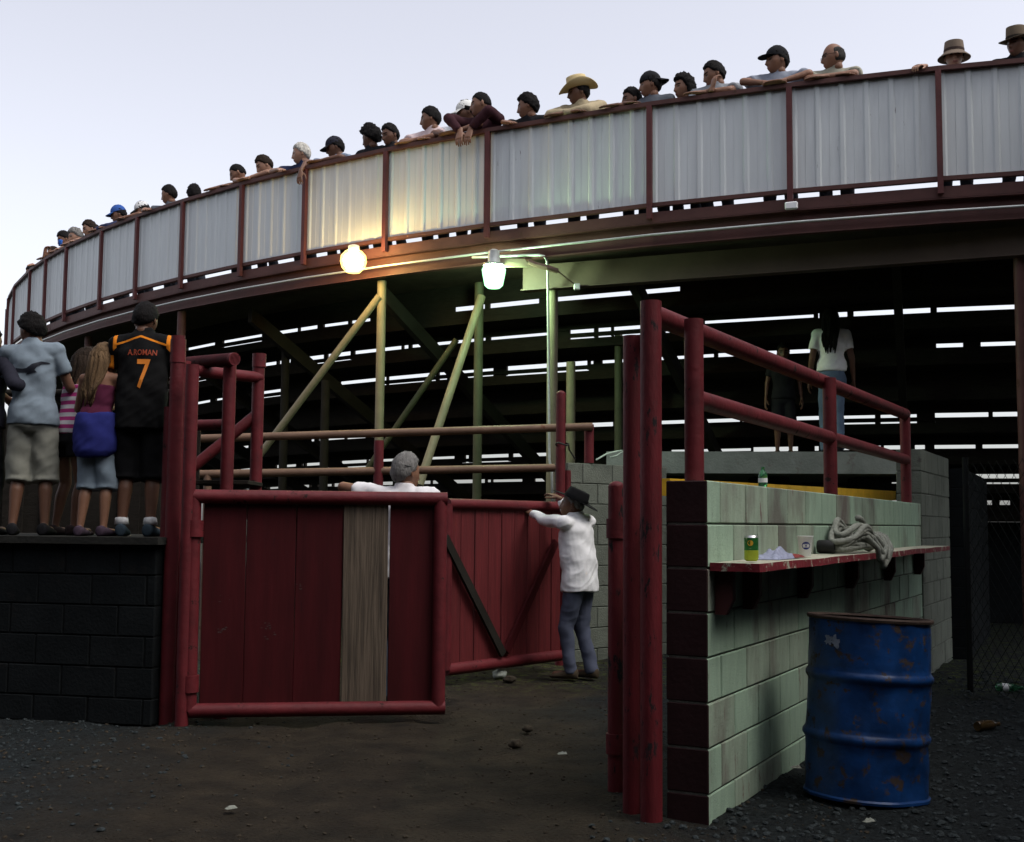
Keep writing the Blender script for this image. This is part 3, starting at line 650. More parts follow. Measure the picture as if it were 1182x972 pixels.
# --- drink can
CANM = [mat('can_lime', (.42, .50, .05), .35, .15, 20, metal=.3, bump=0), mat('can_green_print', (.03, .16, .04), .35, .5, 26, (.45, .5, .3), .6, 0, metal=.3), mat('can_aluminium', (.6, .6, .6), .3, .05, 10, metal=.9, bump=0), mat('can_orange_print', (.55, .30, .03), .35, .2, 20, bump=0)]
p = wp(tshelf(867, .15), .15, SZ + .006); prof = [(.024, 0), (.031, .006), (.033, .012), (.033, .05), (.033, .0505), (.033, .108), (.0295, .117), (.027, .119)]
mb = MB(); M = Matrix.Translation(p); mb.lathe(prof[:4], 28, M, 0); mb.lathe(prof[4:6], 28, M, 1); mb.lathe(prof[5:], 28, M, 2)
can = mb.build('drink_can', CANM, None, 40); tag(can, 'green and lime drink can standing on the shelf end', 'can')
mb = MB(); N_ = 14; vs_ = []
for t in np.linspace(0, 2 * PI, N_ + 1)[:-1]:
    an = -1.9 + .42 * math.cos(t); z = .084 + .013 * math.sin(t); vs_.append(p + Vector((.0336 * math.cos(an), .0336 * math.sin(an), z)))
mb.add(vs_, [tuple(range(N_))]); mb.build('fruit_print', CANM[3], can)
mb = MB().lathe([(.027, .1172), (.023, .1165), (.022, .115), (.002, .115)], 20, M); mb.build('can_lid', CANM[2], can)
# --- white cup with blue oval
p = wp(tshelf(929, .13), .13, SZ + .005); CUPW = mat('white_paper_cup', (.88, .89, .89), .5, .03, 10, bump=.02)
cup = tag(MB().lathe([(.028, 0), (.030, .003), (.042, .105), (.044, .107), (.044, .111), (.041, .111), (.029, .006)], 32, Matrix.Translation(p)).build('paper_cup', CUPW, None, 40), 'white paper cup with a blue oval logo on the shelf', 'cup')
def on_cup(an, z, e=.0009): r_ = .030 + (.042 - .030) * (z - .003) / .102 + e; return p + Vector((r_ * math.cos(an), r_ * math.sin(an), z))
ca = math.atan2(-p.y, -p.x) + .12
mb = MB(); vs_ = [on_cup(ca, .058)] + [on_cup(ca + .62 * math.cos(t), .058 + .021 * math.sin(t)) for t in np.linspace(0, 2 * PI, 25)[:-1]]
mb.add(vs_, [(0, 1 + i, 1 + (i + 1) % 24) for i in range(24)]); mb.build('logo_oval', mat('cup_logo_blue', (.012, .03, .22), .5, .1, 5, bump=0), cup)
mb = MB()
for row, (z, ws) in enumerate(((.065, .36), (.051, .40))):
    x = -ws
    while x < ws:
        w = random.uniform(.05, .09); h = random.uniform(.003, .0052)
        mb.add([on_cup(ca + x, z - h, .0016), on_cup(ca + x + w, z - h, .0016), on_cup(ca + x + w, z + h, .0016), on_cup(ca + x, z + h, .0016)], [(0, 1, 2, 3)]); x += w + .03
mb.build('logo_letters', WHITE, cup)
# --- crumpled blue and white cloth, red scraps
def crumple(name, c, ax, L_, Wd, Hh, m, label, cat, seed, nx_=26, ny_=14):
    V = []; Fq = []; o_ = Vector((seed * 3.1, 0, 0))
    sdv = Vector((0, 0, 1)).cross(ax)
    for i in range(nx_):
        for j in range(ny_):
            u, v = i / (nx_ - 1) * 2 - 1, j / (ny_ - 1) * 2 - 1
            e = max(0, 1 - (u * u) ** 1.5) * max(0, 1 - (v * v) ** 1.5)
            h = Hh * (e ** .5) * (.65 + .6 * mnoise.noise(Vector((u * 2.0, v * 2.2, 0)) + o_)) + .006 * mnoise.noise(Vector((u * 5, v * 3, 2)) + o_) * e
            q = c + ax * (u * L_ * (1 + .15 * mnoise.noise(Vector((v * 2, 3, 0)) + o_))) + sdv * (v * Wd * (1 + .2 * mnoise.noise(Vector((u * 2, 7, 0)) + o_))); V.append((q.x, q.y, q.z + max(0, h)))
    for i in range(nx_ - 1):
        for j in range(ny_ - 1): a = i * ny_ + j; Fq.append((a, a + 1, a + ny_ + 1, a + ny_))
    k = len(V); V += [(x, y, c.z - .001) for x, y, z in V]
    rim = [i * ny_ for i in range(nx_)] + [(nx_ - 1) * ny_ + j for j in range(1, ny_)] + [i * ny_ + ny_ - 1 for i in range(nx_ - 2, -1, -1)] + [j for j in range(ny_ - 2, 0, -1)]
    for a, b in zip(rim, rim[1:] + rim[:1]): Fq.append((b, a, a + k, b + k))
    return tag(MB().add(V, Fq).build(name, m, None, True), label, cat)
CLM = mat('pale_blue_cloth', (.26, .28, .38), .85, .3, 9, (.12, .13, .3), .6, .2, 50)
crumple('crumpled_cloth', wp(tshelf(891, .10), .12, SZ + .004), WD, .17, .055, .062, CLM, 'crumpled pale blue cloth between can and cup', 'cloth', 1)
crumple('red_scrap', wp(tshelf(907, .08), .12, SZ + .004), WD, .12, .035, .022, mat('red_wrapper', (.22, .03, .025), .5, .4, 20), 'crumpled red scrap beside the white cup', 'scrap', 4)
# --- rope coil on the shelf (twisted strands)
def rope_mesh(pts, r, n=10, pitch=.05):
    rs = []; prev = None; s = 0; N = len(pts)
    for i, p in enumerate(pts):
        t = (pts[min(i + 1, N - 1)] - pts[max(i - 1, 0)]).normalized()
        if prev is None: a = t.orthogonal().normalized()
        else: a = (prev - t * prev.dot(t)).normalized()
        prev = a; b = t.cross(a)
        if i: s += (pts[i] - pts[i - 1]).length
        rs.append([p + (a * math.cos(q) + b * math.sin(q)) * r * (.74 + .36 * abs(math.cos(1.5 * (q - 2 * PI * s / pitch)))) for q in [2 * PI * k / n for k in range(n)]])
    return rs
rt_ = random.Random(21); c_t = tshelf(985, .13); mb = MB(); pts = []
rc = wp(c_t, .125, SZ + .03); NP = 1100
for i in range(NP):
    u = i / NP; th = u * 2 * PI * 9.3
    lp_ = math.floor(u * 9.3)
    ra = .46 + .16 * mnoise.noise(Vector((lp_ * 1.7, th * .11, 0))); rb = .07 + .04 * mnoise.noise(Vector((3, lp_ * 1.3, th * .1)))
    x = ra * math.cos(th) + .10 * mnoise.noise(Vector((lp_, 9, th * .2))); y = rb * math.sin(th)
    hump = math.exp(-((x + .05) / .33) ** 2)
    z = .0 + (.015 + .19 * u) * hump * (1 + .25 * math.sin(th * 2 + lp_)) + .03 * mnoise.noise(Vector((th * .5, lp_, 2)))
    if y > .05: z -= (y - .05) * .3
    pts.append(rc + WD * x + WN * y + Vector((0, 0, max(z, -.006))))
mb.rings(rope_mesh(pts, .0185))
# two loops hanging over the front edge
for (t0, t1, dip, out) in ((-.12, .42, .105, .17), (.05, .52, .15, .165), (.20, .60, .12, .16)):
    pts = []
    for i in range(90):
        u = i / 89; x = t0 + (t1 - t0) * u; k = math.sin(PI * u)
        pts.append(rc + WD * (x + .04 * math.sin(u * 9)) + WN * (.04 + out * min(1, k * 1.5) * .62) + Vector((0, 0, .06 * (1 - k) + .03 - dip * max(0, k - .35) * 1.5)))
    mb.rings(rope_mesh(pts, .0185))
tag(mb.build('rope_coil', ROPE, None, True), 'pile of thick grey twisted rope hanging over the shelf edge', 'rope')
tag(MB().lathe([(.002, -.055), (.05, -.055), (.056, -.045), (.056, .045), (.05, .055), (.002, .055)], 20, Matrix.Translation(wp(c_t - .50, .07, SZ + .046)) @ Matrix.Rotation(R(62), 4, 'Z') @ Matrix.Rotation(R(90), 4, 'X') @ Matrix.Scale(.72, 4) @ Matrix.Scale(1.3, 4, (0, 0, 1))).build('dark_roll', BLACKM, None, 40), 'dark rolled bundle between the white cup and the rope', 'bundle')
# --- green bottle lying against the handrail on the wall
gl = bpy.data.materials.new('green_bottle_glass'); gl.use_nodes = True; b = gl.node_tree.nodes['Principled BSDF']; b.inputs['Base Color'].default_value = (.10, .35, .18, 1); b.inputs['Roughness'].default_value = .08; b.inputs['Transmission Weight'].default_value = .8; b.inputs['IOR'].default_value = 1.45
def bottle(loc, M, label, m=gl, lab=WHITE):
    T = Matrix.Translation(loc) @ M
    o = MB().lathe([(.002, .004), (.03, 0), (.033, .006), (.033, .12), (.028, .15), (.014, .18), (.013, .205), (.015, .207), (.015, .215), (.011, .215)], 20, T).build('bottle', m, None, 40)
    MB().lathe([(.0335, .045), (.0338, .047), (.0338, .09), (.0335, .092)], 20, T, cap=False).build('bottle_label', lab, o)
    return tag(o, label, 'bottle')
bottle(wp(tshelf(881, -.06), -.06, WTOP + .002), Matrix.Scale(.5, 4) @ Matrix.Scale(1.5, 4, (1, 0, 0)) @ Matrix.Scale(1.5, 4, (0, 1, 0)), 'small green bottle standing on the low wall under the handrail')
# ================================================================== DRUM
dc = Vector((P(999, 880, 6.1).x, 6.1, 0))
DR = .298; DHT = .88
M = Matrix.Translation(Vector((dc.x, dc.y, -.006))) @ Matrix.Rotation(R(2.6), 4, 'Y') @ Matrix.Rotation(R(-1.5), 4, 'X')
def hoop(z): return [(DR, z - .03), (DR + .004, z - .022), (DR + .013, z - .008), (DR + .013, z + .008), (DR + .004, z + .022), (DR, z + .03)]
prof = [(DR - .012, 0), (DR + .008, .0), (DR + .010, .012), (DR, .02)] + [(DR, .04 + .035 * k) for k in range(6)] + hoop(DHT / 3) + [(DR, .345 + .035 * k) for k in range(6)] + hoop(DHT * 2 / 3) + [(DR, .64 + .035 * k) for k in range(6)] + [(DR, DHT - .02)]
dm = thing('oil_drum', 'dented blue steel drum with rust patches standing by the block wall', 'drum', (dc.x, dc.y, 0))
mb = MB(); mb.lathe(prof, 72, M, 0, cap=False)
mb.lathe([(DR - .006, DHT - .02), (DR - .04, DHT - .10), (DR - .05, .06), (DR - .06, .03), (.002, .03)], 72, M, 1, cap=False)
body = mb.build('drum_shell', [BLUE, RUST], dm, 40)
inv = M.inverted()
for v in body.data.vertices:      # shallow dents
    w = v.co + dm.location; q = inv @ w; a = math.atan2(q.y, q.x); d = .010 * mnoise.noise(Vector((a * 1.6, q.z * 4, 3))) + .006 * mnoise.noise(Vector((a * 4, q.z * 9, 8)))
    for (da, dz, s_, dp) in ((-1.0, .10, .35, .03), (-1.9, .47, .25, .012), (-.75, .32, .2, .016)): d -= dp * math.exp(-((a - da) / s_) ** 2 - ((q.z - dz) / .12) ** 2)
    if math.hypot(q.x, q.y) > .2: r_ = Vector((q.x, q.y, 0)).normalized(); v.co += (M.to_3x3() @ r_) * d
mb = MB(); mb.lathe([(DR - .004, DHT - .022), (DR + .009, DHT - .02), (DR + .012, DHT - .008), (DR + .008, DHT), (DR - .004, DHT), (DR - .008, DHT - .01)], 72, M, 0, cap=False); mb.build('rim', RUST, dm, 40)
# rust-scraped patches and a pale scuff on the shell
def drum_patch(a, z, w, h, m, name, seed, e=.0035):
    rg2 = random.Random(seed); pts = []
    for t in np.linspace(0, 2 * PI, 19)[:-1]:
        k = rg2.uniform(.45, 1.15); pts.append((a + w / DR * k * math.cos(t), z + h * k * math.sin(t)))
    V = []
    for aa, zz in [(a, z)] + pts:
        d = .010 * mnoise.noise(Vector((aa * 1.6, zz * 4, 3))) + .006 * mnoise.noise(Vector((aa * 4, zz * 9, 8)))
        for (da, dz, s_, dp) in ((-1.0, .10, .35, .03), (-1.9, .47, .25, .012), (-.75, .32, .2, .016)): d -= dp * math.exp(-((aa - da) / s_) ** 2 - ((zz - dz) / .12) ** 2)
        V.append(M @ Vector(((DR + d + e) * math.cos(aa), (DR + d + e) * math.sin(aa), zz)))
    MB().add(V, [(0, 1 + i, 1 + (i + 1) % 18) for i in range(18)]).build(name, m, dm)
PALE = mat('pale_scraped_paint', (.20, .23, .30), .7, .4, 25)
drum_patch(-2.55, .76, .03, .03, PALE, 'scuff', 1); drum_patch(-2.42, .755, .022, .035, PALE, 'scuff', 2)
drum_patch(-1.3, .43, .008, .010, RUST, 'rust_patch', 7)
# ================================================================== LITTER, CHAIN LINK
bottle(G(1150, 796) + Vector((0, 0, .02)), Matrix.Rotation(R(80), 4, 'Z') @ Matrix.Rotation(R(90), 4, 'X'), 'green bottle lying on the gravel at the right edge')
bottle(G(1128, 842) + Vector((0, 0, .02)), Matrix.Rotation(R(120), 4, 'Z') @ Matrix.Rotation(R(90), 4, 'X'), 'brown bottle lying on the gravel right of the drum', mat('brown_bottle', (.05, .03, .012), .2, .2, 10, bump=0), mat('brown_bottle', (0, 0, 0)))
for i, (px, py, lab) in enumerate(((919, 887, 'bright paper scrap at the foot of the wall left of the drum'), (649, 871, 'pale paper scrap in the dirt by the right gate posts'), (1003, 949, 'pale flat scrap on the gravel below the drum'), (267, 934, 'pale straw scrap on the dirt below the near gate'))):
    c = G(px, py) + Vector((0, 0, .004)); crumple('litter_scrap', c, Vector((1, .3 * i, 0)).normalized(), .028, .015, .016, mat('pale_litter', (.2, .21, .18), .7, .2, 30), lab, 'litter', 10 + i, 8, 6)
def rock(px, py, s, label, seed, m=None):
    c = G(px, py); bm = bmesh.new(); bmesh.ops.create_icosphere(bm, subdivisions=3, radius=1)
    for v in bm.verts: k = 1 + .35 * mnoise.noise(v.co * 1.3 + Vector((seed, 0, 0))) + .12 * mnoise.noise(v.co * 4 + Vector((seed, 3, 0))); v.co = Vector((v.co.x * s * 1.15, v.co.y * s, v.co.z * s * .75)) * k
    me = bpy.data.meshes.new('rock'); bm.to_mesh(me); bm.free(); me.materials.append(m or DIRTS); me.shade_smooth()
    o = link('rock', me, None, (c.x, c.y, s * .35)); return tag(o, label, 'rock')
rock(576, 781, .055, 'pale rock on the dirt in front of the far gate', 1, CONC); rock(588, 786, .045, 'dark rock beside the pale rock at the far gate', 2); rock(595, 861, .035, 'dark clod in the middle of the gateway', 5); rock(609, 843, .028, 'small dark clod in the gateway behind the larger one', 8)
# chain link fence in the dark on the right
cf = thing('chain_link_fence', 'dark chain link fence in the shadow at the right edge', 'fence', P(1140, 700, 9.6))
WIRE = mat('dull_wire', (.008, .009, .009), .8, .1, 10, metal=0, spec=.1, bump=0)
f0 = P(1118, 700, 9.9); f1 = P(1230, 700, 8.6); fdv = Vector((f1.x - f0.x, f1.y - f0.y, 0)); fL = fdv.length; fdv.normalize(); mb = MB(); zt = 1.85; cs = .085
for sgn in (1, -1):
    x = -zt
    while x < fL + zt:
        a, b = (x, .02), (x + sgn * zt, zt)
        lo, hi = 0, 1
        def at_(u): return a[0] + (b[0] - a[0]) * u, a[1] + (b[1] - a[1]) * u
        us = sorted([u for u in [0, 1, (0 - a[0]) / (b[0] - a[0]), (fL - a[0]) / (b[0] - a[0])] if 0 <= u <= 1])
        seg = [u for u in us if -.001 <= at_(u)[0] <= fL + .001]
        if len(seg) >= 2:
            (x0, z0), (x1_, z1_) = at_(seg[0]), at_(seg[-1]); A_ = Vector((f0.x, f0.y, 0)) + fdv * x0; B_ = Vector((f0.x, f0.y, 0)) + fdv * x1_
            mb.tube([(A_.x, A_.y + sgn * .002, z0), (B_.x, B_.y + sgn * .002, z1_)], .002, 4)
        x += cs * 1.4
mb.build('wire_mesh', WIRE, cf)['kind'] = 'stuff'
for k in (0, 1): q = Vector((f0.x, f0.y, 0)) + fdv * fL * k; pipe((q.x, q.y, -.05), (q.x, q.y, zt + .05), .025, 'post', WIRE, cf)
# ================================================================== PEOPLE
def V3(*a): return Vector(a)
def noise3(P_, s, seed):
    return np.array([mnoise.noise(Vector((float(p[0]) * s, float(p[1]) * s, float(p[2]) * s)) + Vector((seed, seed * .7, 0))) for p in P_])
SKINS = {}
def skin(k):
    c = {'light': (.30, .165, .11), 'tan': (.20, .10, .062), 'brown': (.125, .06, .037)}[k]
    return mat('skin_' + k, c, .5, .10, 9, bump=.05, bscale=60, sss=.06)
def pattern_cloth(name, c0, c1, build):
    m = cloth(c0, name); t = m.node_tree; n = t.nodes; L = t.links.new; b = n['Principled BSDF']; tc = n.new('ShaderNodeTexCoord'); sx = n.new('ShaderNodeSeparateXYZ'); L(tc.outputs['Object'], sx.inputs[0])
    def op(o, a, c=None):
        q = n.new('ShaderNodeMath'); q.operation = o
        for i, v in enumerate((a, c)):
            if v is None: continue
            if isinstance(v, (int, float)): q.inputs[i].default_value = v
            else: L(v, q.inputs[i])
        return q.outputs[0]
    mask = build(op, sx.outputs['X'], sx.outputs['Y'], sx.outputs['Z'])
    mx = n.new('ShaderNodeMix'); mx.data_type = 'RGBA'; L(mask, mx.inputs['Factor']); L(b.inputs['Base Color'].links[0].from_socket, mx.inputs['A']); mx.inputs['B'].default_value = (*c1, 1); L(mx.outputs['Result'], b.inputs['Base Color'])
    return m
def cloth(c, name=None):
    if not isinstance(c, (tuple, list)): return c
    return _cloth(c, name)
def _cloth(c, name=None): return mat(name or 'cloth_%02d_%02d_%02d' % tuple(int(99 * x) for x in c), c, .9, .14, 7, bump=.07, bscale=30, spec=.12)
def hairm(c): return mat('hair_%02d_%02d_%02d' % tuple(int(99 * x) for x in c), c, .75, .5, 8, bump=.6, bscale=34, streak=(5, 5, 1), spec=.12)
BLACKH, DBROWN, GREYH, WHITEH, BLONDE = (.006, .005, .005), (.018, .011, .007), (.16, .155, .15), (.42, .40, .36), (.11, .068, .036)
EYE_M = mat('eye_dark', (.02, .015, .012), .3, .1, 5, bump=0); 
LIP = mat('lip', (.20, .075, .06), .5, .1, 9, bump=0)
NA, NE = 44, 34
def sculpt(d):
    """unit direction -> point on a head of half-height .118, front +Y"""
    x, y, z = d[0] * .074, d[1] * .095, d[2] * .118
    sm = lambda a, b, t: (lambda u: u * u * (3 - 2 * u))(min(1, max(0, (t - a) / (b - a))))
    low = sm(-.01, -.11, z) if False else sm(.01, .11, -z)
    x *= 1 - .22 * low
    if d[1] < 0: y *= 1 - .38 * low
    fr = max(0, d[1])
    y += low * .034 * fr ** .6 if fr > 0 else 0
    if z > 0 and d[1] > 0: y *= 1 - .05 * sm(.03, .1, z)
    if fr > .2:
        ax = abs(x)
        prof = sm(.028, -.03, z) if False else max(0, min(1, (.026 - z) / .056)); cut = 1 - sm(.036, .048, -z)
        y += .027 * math.exp(-(x / (.008 + .008 * prof)) ** 2) * prof * cut
        y -= .011 * math.exp(-((ax - .031) / .015) ** 2 - ((z - .006) / .012) ** 2)
        y += .005 * math.exp(-((z - .027) / .009) ** 2 - (x / .05) ** 2)
        y += .007 * math.exp(-(x / .02) ** 2 - ((z + .062) / .006) ** 2) + .006 * math.exp(-(x / .018) ** 2 - ((z + .076) / .006) ** 2)
        y += .009 * math.exp(-(x / .02) ** 2 - ((z + .103) / .014) ** 2)
        x += (1 if x > 0 else -1) * .004 * math.exp(-((ax - .05) / .02) ** 2 - ((z + .012) / .02) ** 2)
    return V3(x, y, z)
DIRS = []
for i in range(NE + 1):
    el = -PI / 2 + PI * i / NE
    for k in range(NA):
        az = 2 * PI * k / NA; ww = az - .35 * math.sin(az)     # denser rings of points at the front
        DIRS.append((math.cos(el) * math.sin(ww), math.cos(el) * math.cos(ww), math.sin(el)))
HEADP = [sculpt(d) for d in DIRS]
HEADF = [(i * NA + k, i * NA + (k + 1) % NA, (i + 1) * NA + (k + 1) % NA, (i + 1) * NA + k) for i in range(NE) for k in range(NA)]
def head_mb(beard=0):
    mb = MB(); o = 0; mi = []
    for f in HEADF:
        c = sum((HEADP[i] for i in f), V3(0, 0, 0)) / 4; ax = abs(c.x); m_ = 0
        if c.y > .05:
            if abs(ax - .031) < .0125 and abs(c.z - .006) < .0058: m_ = 1
            elif .012 < ax < .05 and abs(c.z - .026 + .1 * max(0, ax - .035)) < .0048: m_ = 2
            elif ax < .021 and abs(c.z + .069) < .0085: m_ = 3
            elif beard and (c.z < -.048 and ax < .06) and not (ax < .02 and c.z > -.06 and beard == 1): m_ = 2
            elif beard == 1 and ax < .028 and -.06 < c.z < -.046: m_ = 2
        mi.append(m_)
    mb.v = [tuple(p) for p in HEADP]; mb.f = list(HEADF); mb.m = mi
    for s_ in (-1, 1):
        mb.ell((s_ * .074, -.008, -.006), (.009, .019, .031), Matrix.Rotation(s_ * .35, 3, 'Z'), 10, 8)
    mb.tube([V3(0, -.008, -.05), V3(0, -.012, -.10), V3(0, -.006, -.125)], [.05, .048, .040], 18)
    return mb
def hair_mb(style, seed=1):
    th = {'short': .013, 'crop': .007, 'bushy': .034, 'medium': .021, 'bob': .026, 'long': .017, 'bald': .007}[style]
    pts = []
    for d, p in zip(DIRS, HEADP):
        front = d[1]
        if style == 'bald': line = .5 if front > -.1 else (-.055 if True else 0)
        else:
            line = .066 if front > .55 else (.066 + (.55 - front) / .55 * (-.07) if front > 0 else -.004 + front * .085)
            if style == 'crop' and front < 0: line = -.004 + front * .045
            line += .014 * mnoise.noise(Vector(d) * 9 + Vector((seed, 7, 0)))
            if style in ('bob', 'long'): line -= .05 * max(0, min(1, (.45 - front) * 2))
        if style == 'bald':
            m_ = max(0, min(1, (p.z + .075) / .03)) * max(0, min(1, (.10 - p.z) / .06)) * max(0, min(1, (.32 - front) / .4))
        else: m_ = max(0, min(1, (p.z - line) / .016 + .5))
        n_ = mnoise.noise(Vector(d) * 5 + Vector((seed, 0, 0))) * .6 + mnoise.noise(Vector(d) * 14 + Vector((seed, 3, 0))) * .6
        t = th * (1 + .75 * n_) * (1 + (.5 if style == 'bushy' else .25) * max(0, d[2])) * m_ - .012 * (1 - m_)
        v = Vector(d); pts.append(p + Vector((v.x, v.y, v.z)).normalized() * t)
    mb = MB(); mb.v = [tuple(p) for p in pts]; mb.f = list(HEADF); mb.m = [0] * len(HEADF)
    if style in ('long', 'bob'):
        ln = .34 if style == 'long' else .10; rg2 = random.Random(seed)
        for k in range(30 if style == 'long' else 22):
            a = -PI / 2 + (k / (29 if style == 'long' else 21) - .5) * (2.7 if style == 'long' else 3.1); r_ = .073 + rg2.uniform(-.006, .014)
            x, y = r_ * math.cos(a) * .95, r_ * 1.12 * math.sin(a) * 1.02 - .004
            l = ln * rg2.uniform(.75, 1.05); tw = rg2.uniform(-.03, .03)
            if style == 'long': pts = [V3(x * .92, y * .92, .05), V3(x * 1.06, y * 1.06, -.04), V3(x * 1.02 + tw * .3, y * .75 - .05, -.04 - l * .4), V3(x * .9 + tw * .7, -.125 + rg2.uniform(-.015, .015), -.04 - l * .72), V3(x * .7 + tw, -.135 + rg2.uniform(-.015, .015), -.04 - l)]
            else: pts = [V3(x * .92, y * .92, .03), V3(x * 1.04, y * 1.03, -.05), V3(x * .98 + tw * .3, y * .95 - .012, -.05 - l * .4), V3(x * .85 + tw * .7, y * .72 - .045, -.05 - l * .75), V3(x * .72 + tw, y * .62 - .05, -.05 - l)]
            mb.tube(pts, [.014, .019, .018, .014, .004], 7)
    return mb
def dome(r, z0, h, sx=1.0, sy=1.0, n=28, m=8, pw=1.0):
    return [[V3(r * sx * math.cos(PI / 2 * i / m) ** pw * math.cos(2 * PI * k / n), r * sy * math.cos(PI / 2 * i / m) ** pw * math.sin(2 * PI * k / n), z0 + h * math.sin(PI / 2 * i / m)) for k in range(n)] for i in range(m)]
def hat_mb(kind):
    mb = MB()
    if kind in ('cap', 'flatcap', 'backcap', 'visor'):
        if kind != 'visor':
            d = dome(.086, .036, .098, .98, 1.2); mb.rings([[p + V3(0, -.002, -.005) for p in d[0]]] + d)
            mb.ell((0, 0, .134), (.008, .008, .004), None, 8, 6)
        else: mb.rings([[V3(.083 * math.cos(2 * PI * k / 28), .103 * math.sin(2 * PI * k / 28), z) for k in range(28)] for z in (.035, .075)], cap=False)
        sg = -1 if kind == 'backcap' else 1; N = 15; top = []; bot = []
        for j in range(5):
            for k in range(N):
                a = R(-62) + R(124) * k / (N - 1); x0, y0 = .083 * math.sin(a), .099 * math.cos(a)
                e = j / 4; L_ = .078 * (math.cos(a * .82) ** .55)
                dz = (-.006 if kind == 'flatcap' else -.022) * e - (.0 if kind == 'flatcap' else .017) * (abs(a) / R(62)) ** 2 * (.35 + .65 * e)
                top.append(V3(x0 * (1 + .10 * e), sg * (y0 + L_ * e), .044 + dz)); 
        k0 = len(top); q = [p + V3(0, 0, -.004) for p in top]; fc = []
        for j in range(4):
            for k in range(N - 1):
                a = j * N + k; fc += [(a, a + 1, a + N + 1, a + N), (k0 + a, k0 + a + N, k0 + a + N + 1, k0 + a + 1)]
        rim = [j * N for j in range(5)] + [4 * N + k for k in range(1, N)] + [j * N + N - 1 for j in range(3, -1, -1)]
        for a, b in zip(rim, rim[1:]): fc.append((a, b, b + k0, a + k0))
        mb.add(top + q, fc, 1)
    else:
        # crown and brim hats
        cr = {'cowboy': (.082, .115, 1.26), 'black': (.094, .088, 1.16), 'bucket': (.090, .10, 1.12), 'fedora': (.084, .112, 1.22)}[kind]
        br = {'cowboy': .082, 'black': .10, 'bucket': .055, 'fedora': .06}[kind]
        n = 40; rs = []
        for i in range(9):
            u = i / 8; r_ = cr[0] * (1 - (.16 if kind == 'black' else .10) * u ** 1.6); z = .038 + cr[1] * u
            rs.append([V3(r_ * math.cos(2 * PI * k / n), r_ * cr[2] * math.sin(2 * PI * k / n), z) for k in range(n)])
        for sc_, z in ((.93, 1.035), (.8, 1.05), (.5, .99), (.05, .96)):
            r_ = cr[0] * (.84 if kind == 'black' else .9) * sc_
            rs.append([V3(r_ * math.cos(2 * PI * k / n), r_ * cr[2] * math.sin(2 * PI * k / n), .038 + cr[1] * (z if kind != 'bucket' else 1 + .12 * (1 - sc_))
                         - (.028 * math.exp(-(r_ * math.cos(2 * PI * k / n) / .025) ** 2) if kind in ('cowboy', 'fedora') else 0) * (1 if sc_ < .9 else .4)) for k in range(n)])
        mb.rings(rs)
        ri = []
        for j in range(6):
            e = j / 5; row = []
            for k in range(n):
                a = 2 * PI * k / n; rx = (cr[0] + br * e) * math.cos(a); ry = (cr[0] * cr[2] + br * 1.05 * e) * math.sin(a)
                side = abs(math.cos(a)) ** 2
                z = .040
                if kind == 'cowboy': z += e * e * (.055 * side - .018 * (1 - side)); 
                elif kind == 'bucket': z -= .050 * e
                elif kind == 'fedora': z += e * (.012 * side - .02 * (1 - side))
                else: z += e * (.006 * side - .010 * (1 - side))
                row.append(V3(rx, ry, z))
            ri.append(row)
        mb.rings(ri + [[p + V3(0, 0, -.005) for p in row] for row in ri[::-1]], cap=False, closed=True)
        mb.rings([[V3((cr[0] + .0015) * math.cos(2 * PI * k / n), (cr[0] + .0015) * cr[2] * math.sin(2 * PI * k / n), z) for k in range(n)] for z in (.044, .066)], 1, cap=False)
    return mb
def hand_mb(curl):
    """right hand: wrist at origin, fingers +Y, back of the hand +Z, thumb at -X"""
    mb = MB(); mb.rings([[V3(w * math.cos(2 * PI * k / 14), y, t * math.sin(2 * PI * k / 14)) for k in range(14)] for y, w, t in ((-.04, .026, .021), (-.005, .028, .020), (.03, .038, .017), (.07, .043, .015), (.088, .040, .013))])
    for i, (x, L_) in enumerate(((-.030, .072), (-.010, .080), (.011, .075), (.030, .058))):
        p = V3(x, .082, 0); a = curl * .45; sp = x * 1.6
        for j, (fr, r_) in enumerate(((.45, .0092), (.30, .0084), (.25, .0075))):
            q = p + V3(math.sin(sp) * L_ * fr, math.cos(a) * L_ * fr, -math.sin(a) * L_ * fr); mb.cap(p, q, r_, r_ * .93, 9); p = q; a += curl * (.7 + .1 * j)
    p = V3(-.028, .022, -.006)
    for dx, dy, dz, r_ in ((-.026, .026, -.012, .012), (-.012, .028, -.010, .0098), (-.003, .022, -.008, .0085)):
        q = p + V3(dx, dy, dz); mb.cap(p, q, r_, r_ * .9, 9); p = q
    return mb
